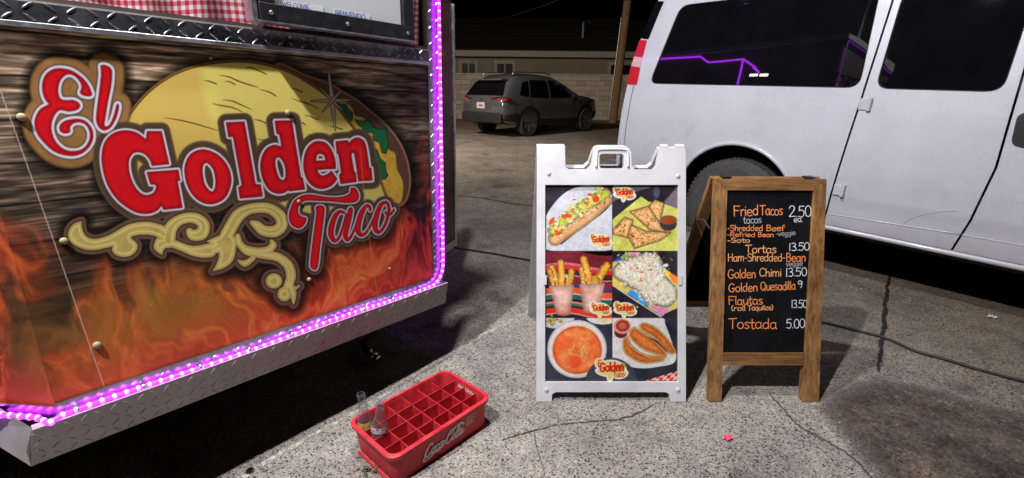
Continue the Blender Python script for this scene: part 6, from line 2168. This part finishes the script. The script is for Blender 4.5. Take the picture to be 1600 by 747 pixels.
# ================================================================== GREY CAR
CA, CB = at(822, 213), at(907, 207.5)                  # near rear and near front wheel on the ground
_ca = rad(44.0)                                         # heading, from straight ahead towards the right
car_x = np.array([math.sin(_ca), math.cos(_ca), 0.0])
car_l = np.cross([0, 0, 1], car_x)                     # to the car's left, away from the camera
KS = 0.97                                        # scale of the car
car_o = CA + car_l * 0.80 * KS - car_x * 0.98 * KS
car = root("grey_suv", "grey compact suv parked facing the block wall with red tail lamps", "car", (car_o[0], car_o[1], 0), car_x)
M_CAR = noisy("grey_metallic_paint", (0.17, 0.17, 0.185), (0.23, 0.23, 0.25), 3, 0.18, 0.6, coat=1.0)
M_CLAD = noisy("black_cladding", (0.012, 0.012, 0.013), (0.022, 0.022, 0.023), 20, 0.6)
M_CGLASS = mat("car_glass", (0.004, 0.004, 0.005), 0.05, spec=0.5)


def S(*p):
    return tuple(q * KS for q in p)


sx = [0.0, 0.06, 0.16, 0.40, 0.75, 1.2, 1.8, 2.3, 2.7, 3.05, 3.35, 3.8, 4.25, 4.50, 4.60]
zt = [0.98, 1.04, 1.16, 1.50, 1.655, 1.69, 1.685, 1.64, 1.48, 1.27, 1.12, 1.07, 0.98, 0.86, 0.72]
bw = [0.78, 0.84, 0.88, 0.915, 0.925, 0.925, 0.925, 0.925, 0.925, 0.92, 0.915, 0.90, 0.84, 0.72, 0.60]
zb = [0.55, 0.45, 0.40, 0.34, 0.30, 0.28, 0.28, 0.28, 0.28, 0.28, 0.30, 0.32, 0.36, 0.42, 0.50]


def ring(i):
    x, top, w, b = sx[i], zt[i], bw[i], zb[i]
    belt = min(1.00 + 0.03 * (x < 1.2), top - 0.02)
    gh = max(0.0, top - belt)
    rw = w - 0.05 - 0.34 * min(gh, 0.68)
    half = [(w * .93, b), (w * .985, b + .12), (w, .62 if belt > .7 else (b + belt) / 2), (w * .985, belt - .12), (w * .965, belt), (w * .955 - .33 * gh * .5, belt + gh * .5), (rw, belt + gh * .90), (rw * .78, top - gh * .02), (rw * .4, top + .012), ]
    return [(x, -y, z) for y, z in half] + [(x, y, z) for y, z in reversed(half)]


R_ = [ring(i) for i in range(len(sx))]
m_ = len(R_[0])
V = [S(*p) for r in R_ for p in r]
F = [(i * m_ + j, i * m_ + (j + 1) % m_, (i + 1) * m_ + (j + 1) % m_, (i + 1) * m_ + j) for i in range(len(sx) - 1) for j in range(m_)]
F += [tuple(reversed(range(m_))), tuple((len(sx) - 1) * m_ + j for j in range(m_))]
shell = MB().add(V, F).build("body_shell", M_CAR, car, recalc=True, smooth=50)


def top_at(x):
    return float(np.interp(x, sx, zt))


def side_y(x, z):
    """half width of the body at a height"""
    r = []
    for i in range(len(sx)):
        h = [(q[2], -q[1]) for q in R_[i][:m_ // 2]]
        r.append(np.interp(z, [a for a, _ in h], [b for _, b in h]))
    return float(np.interp(x, sx, r))


def side_patch(name, poly, m, off=0.006, sides=(-1, 1), parent=None):
    for s_ in sides:
        P = round_poly(poly, 0.04, 3)
        d = []
        for i in range(len(P)):
            a, b = np.array(P[i]), np.array(P[(i + 1) % len(P)])
            k = max(1, int(np.linalg.norm(b - a) / 0.08))
            d += [tuple(a + (b - a) * j / k) for j in range(k)]
        vs = [Vector(p) for p in d]
        x0, x1 = min(p[0] for p in d), max(p[0] for p in d)
        z0, z1 = min(p[1] for p in d), max(p[1] for p in d)
        for xx in np.arange(x0 + .05, x1, .1):
            for zz in np.arange(z0 + .04, z1, .08):
                if inside((xx, zz), d):
                    vs.append(Vector((xx, zz)))
        r = delaunay_2d_cdt(vs, [(i, (i + 1) % len(d)) for i in range(len(d))], [], 0, 1e-6)
        FF = [tuple(t) if s_ < 0 else tuple(reversed(t)) for t in r[2] if inside(tuple(sum((r[0][i] for i in t), Vector((0, 0))) / 3), d)]
        MB().add([S(p.x, s_ * (side_y(p.x, p.y) + off), p.y) for p in r[0]], FF).build(name, m, parent or car, smooth=True)


side_patch("front_side_window", [(1.93, 1.03), (1.98, 1.52), (2.20, 1.53), (2.55, 1.40), (2.92, 1.10), (2.85, 1.04)], M_CGLASS)
side_patch("rear_side_window", [(1.05, 1.06), (1.18, 1.53), (1.90, 1.525), (1.86, 1.035)], M_CGLASS)
side_patch("quarter_window", [(0.62, 1.12), (0.85, 1.46), (1.11, 1.50), (0.99, 1.07)], M_CGLASS)
side_patch("sill_cladding", [(1.30, 0.285), (1.34, 0.46), (3.30, 0.46), (3.34, 0.285)], M_CLAD, 0.012)
side_patch("rear_cladding", [(0.05, 0.46), (0.03, 0.62), (0.52, 0.66), (0.56, 0.40)], M_CLAD, 0.010)
side_patch("front_cladding", [(4.06, 0.36), (4.04, 0.60), (4.46, 0.62), (4.42, 0.44)], M_CLAD, 0.010)
for nm, poly in (("door_gap", [(1.885, 0.48), (1.885, 1.02), (1.899, 1.02), (1.899, 0.48)]), ("door_gap", [(2.975, 0.50), (3.02, 1.05), (3.034, 1.05), (2.989, 0.50)]), ("door_gap", [(1.10, 0.78), (1.02, 1.05), (1.034, 1.05), (1.114, 0.78)])):
    side_patch(nm, poly, M_CLAD, 0.004)
for x_ in (1.28, 2.10):
    side_patch("door_handle", [(x_, 0.90), (x_, 0.93), (x_ + .18, 0.94), (x_ + .18, 0.91)], M_CAR, 0.03)
# wheel arches and wheels
for wx in (0.98, 0.98 + 2.69):
    for s_ in (-1, 1):
        mb = MB()
        n_ = 18
        pts = []
        for k in range(n_ + 1):
            a = rad(-8 + 196 * k / n_)
            for rr_ in (0.375, 0.475):
                x, z = wx + rr_ * math.cos(a), 0.36 + rr_ * math.sin(a)
                pts.append(S(x, s_ * (side_y(x, max(z, .40)) + 0.014), z))
        mb.add(pts, [(2 * k, 2 * k + 1, 2 * k + 3, 2 * k + 2) for k in range(n_)])
        mb.build("arch_cladding", M_CLAD, car)
        Mw = Matrix.Translation(S(wx, s_ * 0.81, 0.36)) @ Matrix.Rotation(rad(90 * s_), 4, 'X') @ Matrix.Scale(KS, 4)
        # outward face of the wheel is -z after the turn
        ty = MB().lathe([(0.23, -0.10), (0.32, -0.118), (0.355, -0.09), (0.362, 0.0), (0.355, 0.09), (0.32, 0.1), (0.2, 0.1)], 28, Mw).build("tyre", M_TYRE, car, smooth=40)
        rim = MB().lathe([(0.05, -0.06), (0.21, -0.05), (0.232, -0.108), (0.236, -0.06), (0.236, 0.05), (0.1, 0.05)], 28, Mw).build("wheel_rim", M_BLACK, car, smooth=40)
        mb = MB()
        for k in range(5):
            a = 2 * math.pi * k / 5 + .3
            for da in (-.16, .16):
                mb.box((0.04, -0.016, -0.104), (0.228, 0.016, -0.088), Mw @ Matrix.Rotation(a + da, 4, 'Z'))
        mb.build("spokes", M_ALU, rim)
# tailgate, bumper, lamps, plate
V = [S(0.30 + 0.0, y, z) for y, z in ((-.62, 1.42), (.62, 1.42))] + [S(0.125, y, 1.10) for y in (.72, -.72)]
gl = MB().add([S(0.33, -.58, 1.455), S(0.33, .58, 1.455), S(0.088, .74, 1.12), S(0.088, -.74, 1.12)], [(0, 1, 2, 3)]).build("rear_window", M_CGLASS, car)
MB().box(S(0.16, -.60, 1.50), S(0.44, .60, 1.545)).build("roof_spoiler", M_CAR, car, bevel=.012)
MB().box(S(-0.06, -.80, .38), S(0.12, .80, .66)).build("rear_bumper", M_CLAD, car, bevel=.05)
MB().box(S(-0.012, -.42, .74), S(0.02, .42, .98)).build("plate_recess", M_CAR, car, bevel=.012)
M_TAIL = mat("tail_lamp_red", (0.5, 0.01, 0.015), 0.15, emit=(1.0, 0.03, 0.03), estr=0.25, coat=0.5)
M_TAILD = mat("tail_lamp_dark_red", (0.14, 0.008, 0.010), 0.12, coat=0.6)
for s_ in (-1, 1):
    MB().add([S(-.004, s_ * .40, .985), S(-.004, s_ * .40, 1.045), S(.03, s_ * .80, 1.085), S(.18, s_ * .905, 1.07), S(.30, s_ * .935, 1.02), S(.10, s_ * .90, .965), S(.02, s_ * .78, .95)], [(0, 1, 2, 3, 4, 5, 6) if s_ > 0 else (6, 5, 4, 3, 2, 1, 0)]).build("tail_lamp", M_TAILD, car)
    MB().box(S(-.02, s_ * .70 - .05, .985), S(.03, s_ * .70 + .05, 1.035)).build("tail_lamp_core", M_TAIL, car, bevel=.012)
    MB().tube([S(2.92, s_ * .90, 1.06), S(2.90, s_ * 1.0, 1.09), S(2.88, s_ * 1.06, 1.12)], [.05 * KS, .085 * KS, .07 * KS], 8).build("door_mirror", M_CLAD, car, smooth=40)
    MB().tube([S(0.62, s_ * .58, 1.665), S(0.70, s_ * .58, 1.725), S(1.9, s_ * .60, 1.735), S(2.2, s_ * .60, 1.68)], .016 * KS, 6).build("roof_rail", M_ALU, car, smooth=True)
    MB().box(S(-.068, s_ * .62 - .09, .50), S(-.055, s_ * .62 + .09, .53)).build("reflector", M_TAILD, car)
plate = MB().box(S(-.030, -.16, .765), S(-.016, .16, .925)).build("licence_plate", noisy("plate_white", (0.45, 0.45, 0.46), (0.6, 0.6, 0.6), 10, 0.45), car)
MB().box(S(-.0325, -.08, .825), S(-.0305, .08, .86)).build("plate_print", M_TAILD, plate)
MB().add([S(0.0, -.05, .985), S(0.0, .05, .985), S(-.01, .035, 1.03), S(-.01, -.035, 1.03)], [(3, 2, 1, 0)]).build("badge", M_BLACK, car)

# ================================================================== BLOCK WALL
WY = float(at(940, 188)[1])
M_BLK = noisy("concrete_block", (0.40, 0.34, 0.275), (0.52, 0.44, 0.36), 2.4, 0.95, bumps=0.4, bscale=60)
M_BLK2 = noisy("concrete_block_tan", (0.32, 0.265, 0.21), (0.44, 0.365, 0.295), 3.1, 0.95, bumps=0.4, bscale=60)
M_MORT = noisy("mortar", (0.13, 0.105, 0.085), (0.18, 0.15, 0.12), 5, 0.95)
bwall = root("block_wall", "tan concrete block wall behind the grey suv", "wall", (0, WY, 0))
MB().box((-30, 0.012, 0), (40, 0.188, 1.775)).build("mortar_core", M_MORT, bwall)
blk = [MB().box((0, 0, 0), (0.390, 0.20, 0.188)).build("block", M_BLK, bwall, bevel=0.006, segs=1)]
blk.append(MB().box((0, 0, 0), (0.390, 0.20, 0.188)).build("block", M_BLK2, bwall, bevel=0.006, segs=1))
first = [True, True]
for c in range(9):
    for i in range(29):
        x = -3.6 + i * 0.40 - (0.20 if c % 2 else 0)
        k = 0 if random.random() < .65 else 1
        loc = (x, random.uniform(-.004, .004), 0.004 + c * 0.198)
        if first[k]:
            blk[k].location, first[k] = loc, False
        else:
            o = blk[k].copy()
            COL.objects.link(o)
            o.parent, o.location = bwall, loc
MB().box((-30, -0.006, 1.787), (40, 0.206, 1.84)).build("cap_course", M_BLK, bwall, bevel=0.006)

# ================================================================== HOUSE BEHIND THE WALL
house = root("stucco_house", "low stucco house with dark shingle roof behind the block wall", "house", (0, WY + 3.0, 0))
M_STUC = noisy("tan_stucco", (0.22, 0.175, 0.135), (0.29, 0.235, 0.18), 3, 0.95, bumps=0.3, bscale=70)
M_TRIM = noisy("cream_trim", (0.32, 0.28, 0.23), (0.40, 0.35, 0.29), 6, 0.7)
M_ROOF = noisy("dark_shingles", (0.012, 0.011, 0.011), (0.024, 0.021, 0.020), 6, 0.95, bumps=0.3, bscale=30)
HY = WY + 3.0
def hx(px, y=HY):
    return float(on_plane(px, 100, np.array([0, y, 0]), np.array([0, 1.0, 0]))[0])


MB().box((-16, 0, 0), (14, 0.2, 2.655)).build("wall", M_STUC, house)
MB().box((-16.5, -0.52, 2.64), (14.5, -0.46, 2.90)).build("fascia", M_TRIM, house)
MB().box((-16.5, -0.458, 2.66), (14.5, 0.0, 2.69)).build("soffit", M_TRIM, house)
rf = MB().add([(-16.7, -0.58, 2.905), (14.7, -0.58, 2.905), (14.7, 5.2, 5.0), (-16.7, 5.2, 5.0)], [(0, 1, 2, 3)]).build("roof", M_ROOF, house)
for r_ in range(9):                                     # courses of shingles standing proud
    y0, z0 = -0.58 + r_ * 0.62, 2.905 + r_ * 0.62 * 2.155 / 5.78
    MB().add([(-16.7, y0, z0 + .012), (14.7, y0, z0 + .012), (14.7, y0, z0 + .03), (-16.7, y0, z0 + .03), (14.7, y0 + .61, z0 + .235), (-16.7, y0 + .61, z0 + .235)], [(0, 1, 2, 3), (3, 2, 4, 5)]).build("shingle_course", M_ROOF, rf)
M_HGL = mat("house_glass", (0.01, 0.01, 0.012), 0.45, spec=0.2)
for p0_, p1_ in ((722, 742), (777, 801), (955, 985), (640, 664)):
    x0_, x1_ = hx(p0_), hx(p1_)
    wn_ = MB().box((x0_, -.03, 1.45), (x1_, -.004, 2.35)).build("window", M_HGL, house)
    for lo_, hi_ in (((x0_ - .14, -.06, 1.30), (x1_ + .14, -.002, 1.448)), ((x0_ - .14, -.06, 2.352), (x1_ + .14, -.002, 2.50)), ((x0_ - .14, -.06, 1.448), (x0_ - .002, -.002, 2.352)), ((x1_ + .002, -.06, 1.448), (x1_ + .14, -.002, 2.352)), (((x0_ + x1_) / 2 - .03, -.05, 1.45), ((x0_ + x1_) / 2 + .03, -.031, 2.35))):
        MB().box(lo_, hi_).build("frame", M_TRIM, wn_)
xv = hx(908, HY + 1.5)
MB().tube([(xv, 1.4, 3.3), (xv, 1.4, 4.35)], .05, 8).build("vent_pipe", M_TRIM, house, smooth=40)
MB().tube([(xv, 1.4, 4.3), (xv + .28, 1.4, 4.42), (xv + .32, 1.4, 4.3)], .03, 6).build("service_mast", M_STEEL, house, smooth=40)

# ================================================================== UTILITY POLE, WIRE
pb = at(957, 192)
pt_ = on_plane(981, 0, np.array([0, pb[1], 0]), np.array([0, 1.0, 0]))
dirp = unit(pt_ - pb)
pole = root("utility_pole", "brown wooden utility pole rising beside the van's tail lamp", "utility pole", (pb[0], pb[1], 0))
top_ = dirp * 9.5
def pole_wood():
    return noisy("pole_wood", (0.16, 0.085, 0.04), (0.30, 0.17, 0.085), 6, 0.9, bumps=0.4, bscale=30, stretch=(6, 6, .4))


MB().tube([(0, 0, -.1)] + [tuple(top_ * k / 6) for k in range(1, 7)], [.165, .158, .15, .145, .14, .135, .13], 14).build("shaft", pole_wood(), pole, smooth=40)
MB().box((top_[0] - 1.2, top_[1] - .06, top_[2] - .6), (top_[0] + 1.2, top_[1] + .06, top_[2] - .48)).build("crossarm", pole_wood(), pole, bevel=.01)
MB().tube([(-.17, -.03, .1), (-.17 + top_[0] * .4, -.03 + top_[1] * .4, top_[2] * .4)], .012, 6).build("ground_wire", M_STEEL, pole)
wa = on_plane(885, -6, np.array([0, 18.0, 0]), np.array([0, 1.0, 0]))
wb_ = on_plane(758, 33, np.array([0, 27.0, 0]), np.array([0, 1.0, 0]))
pts = []
for k in range(-3, 15):
    t = k / 10
    q = wa + (wb_ - wa) * t
    pts.append((q[0], q[1], q[2] - 0.5 * t * (1 - t)))
wire = MB().tube(pts, .016, 5).build("overhead_wire", noisy("wire", (0.10, 0.09, 0.09), (0.15, 0.14, 0.13), 5, 0.5, 0.5))
tag(wire, "thin overhead wire sagging across the night sky", "wire")

# ================================================================== LAMPS
def lamp_light(name, pos, aim, watts, size, color, parent):
    L = bpy.data.lights.new(name, 'AREA')
    L.shape, L.size, L.energy, L.color = 'DISK', size, watts, color
    o = bpy.data.objects.new(name, L)
    COL.objects.link(o)
    o.parent = parent
    d = Vector(aim) - Vector(pos)
    o.matrix_world = Matrix.Translation(pos) @ d.to_track_quat('-Z', 'Y').to_matrix().to_4x4()
    return o


# two floodlights on short masts from the trailer's roof edge
for (fpos, faim, fw_), lab in zip(FLOODS, ("floodlight on a mast above the trailer's far corner", "floodlight on a mast above the trailer's near corner")):
    fl = root("floodlight", lab, "floodlight", fpos, group="floodlights on the trailer roof")
    d = (Vector(faim) - Vector(fpos)).normalized()
    Mq = d.to_track_quat('-Z', 'Y').to_matrix().to_4x4()
    MB().lathe([(.07, .10), (.10, .06), (.115, .012), (.115, .006)], 24, Mq).build("housing", M_ALU, fl, smooth=40)
    q_ = np.array(fpos) - P0
    uu_ = float(np.clip(q_ @ TD, PANEL_U0 + .1, -0.1))
    base = np.array(t_world(uu_, 2.16, -0.05)) - np.array(fpos)
    MB().tube([(0, 0, .08), (float(base[0]) * .6, float(base[1]) * .6, .10), (float(base[0]), float(base[1]), .02), (float(base[0]), float(base[1]), float(base[2]))], .016, 8).build("mast", M_STEEL, fl, smooth=True)
    lamp_light("flood_lamp", Vector(fpos), Vector(faim), fw_, 0.10, (0.97, 0.97, 1.0), None)
# sodium street lamp behind the trailer
sl = root("street_lamp", "sodium street lamp standing behind the trailer", "street lamp", (STREET_POS[0], STREET_POS[1], 0))
MB().tube([(0, 0, 0), (0, 0, 3), (0, 0, STREET_POS[2] + .15), (.3, .2, STREET_POS[2] + .12)], [.08, .07, .05, .05], 10).build("post", M_STEEL, sl, smooth=True)
MB().lathe([(.12, .20), (.20, .12), (.26, .02), (.26, .01)], 20, Matrix.Translation((0.3, .2, STREET_POS[2] - .02))).build("hood", M_STEEL, sl, smooth=40)
lamp_light("street_lamp_bulb", Vector(STREET_POS) + Vector((.3, .2, -.02)), Vector((1.2, 14.5, 0.5)), STREET_WATTS, 0.4, (1.0, 0.86, 0.70), None)
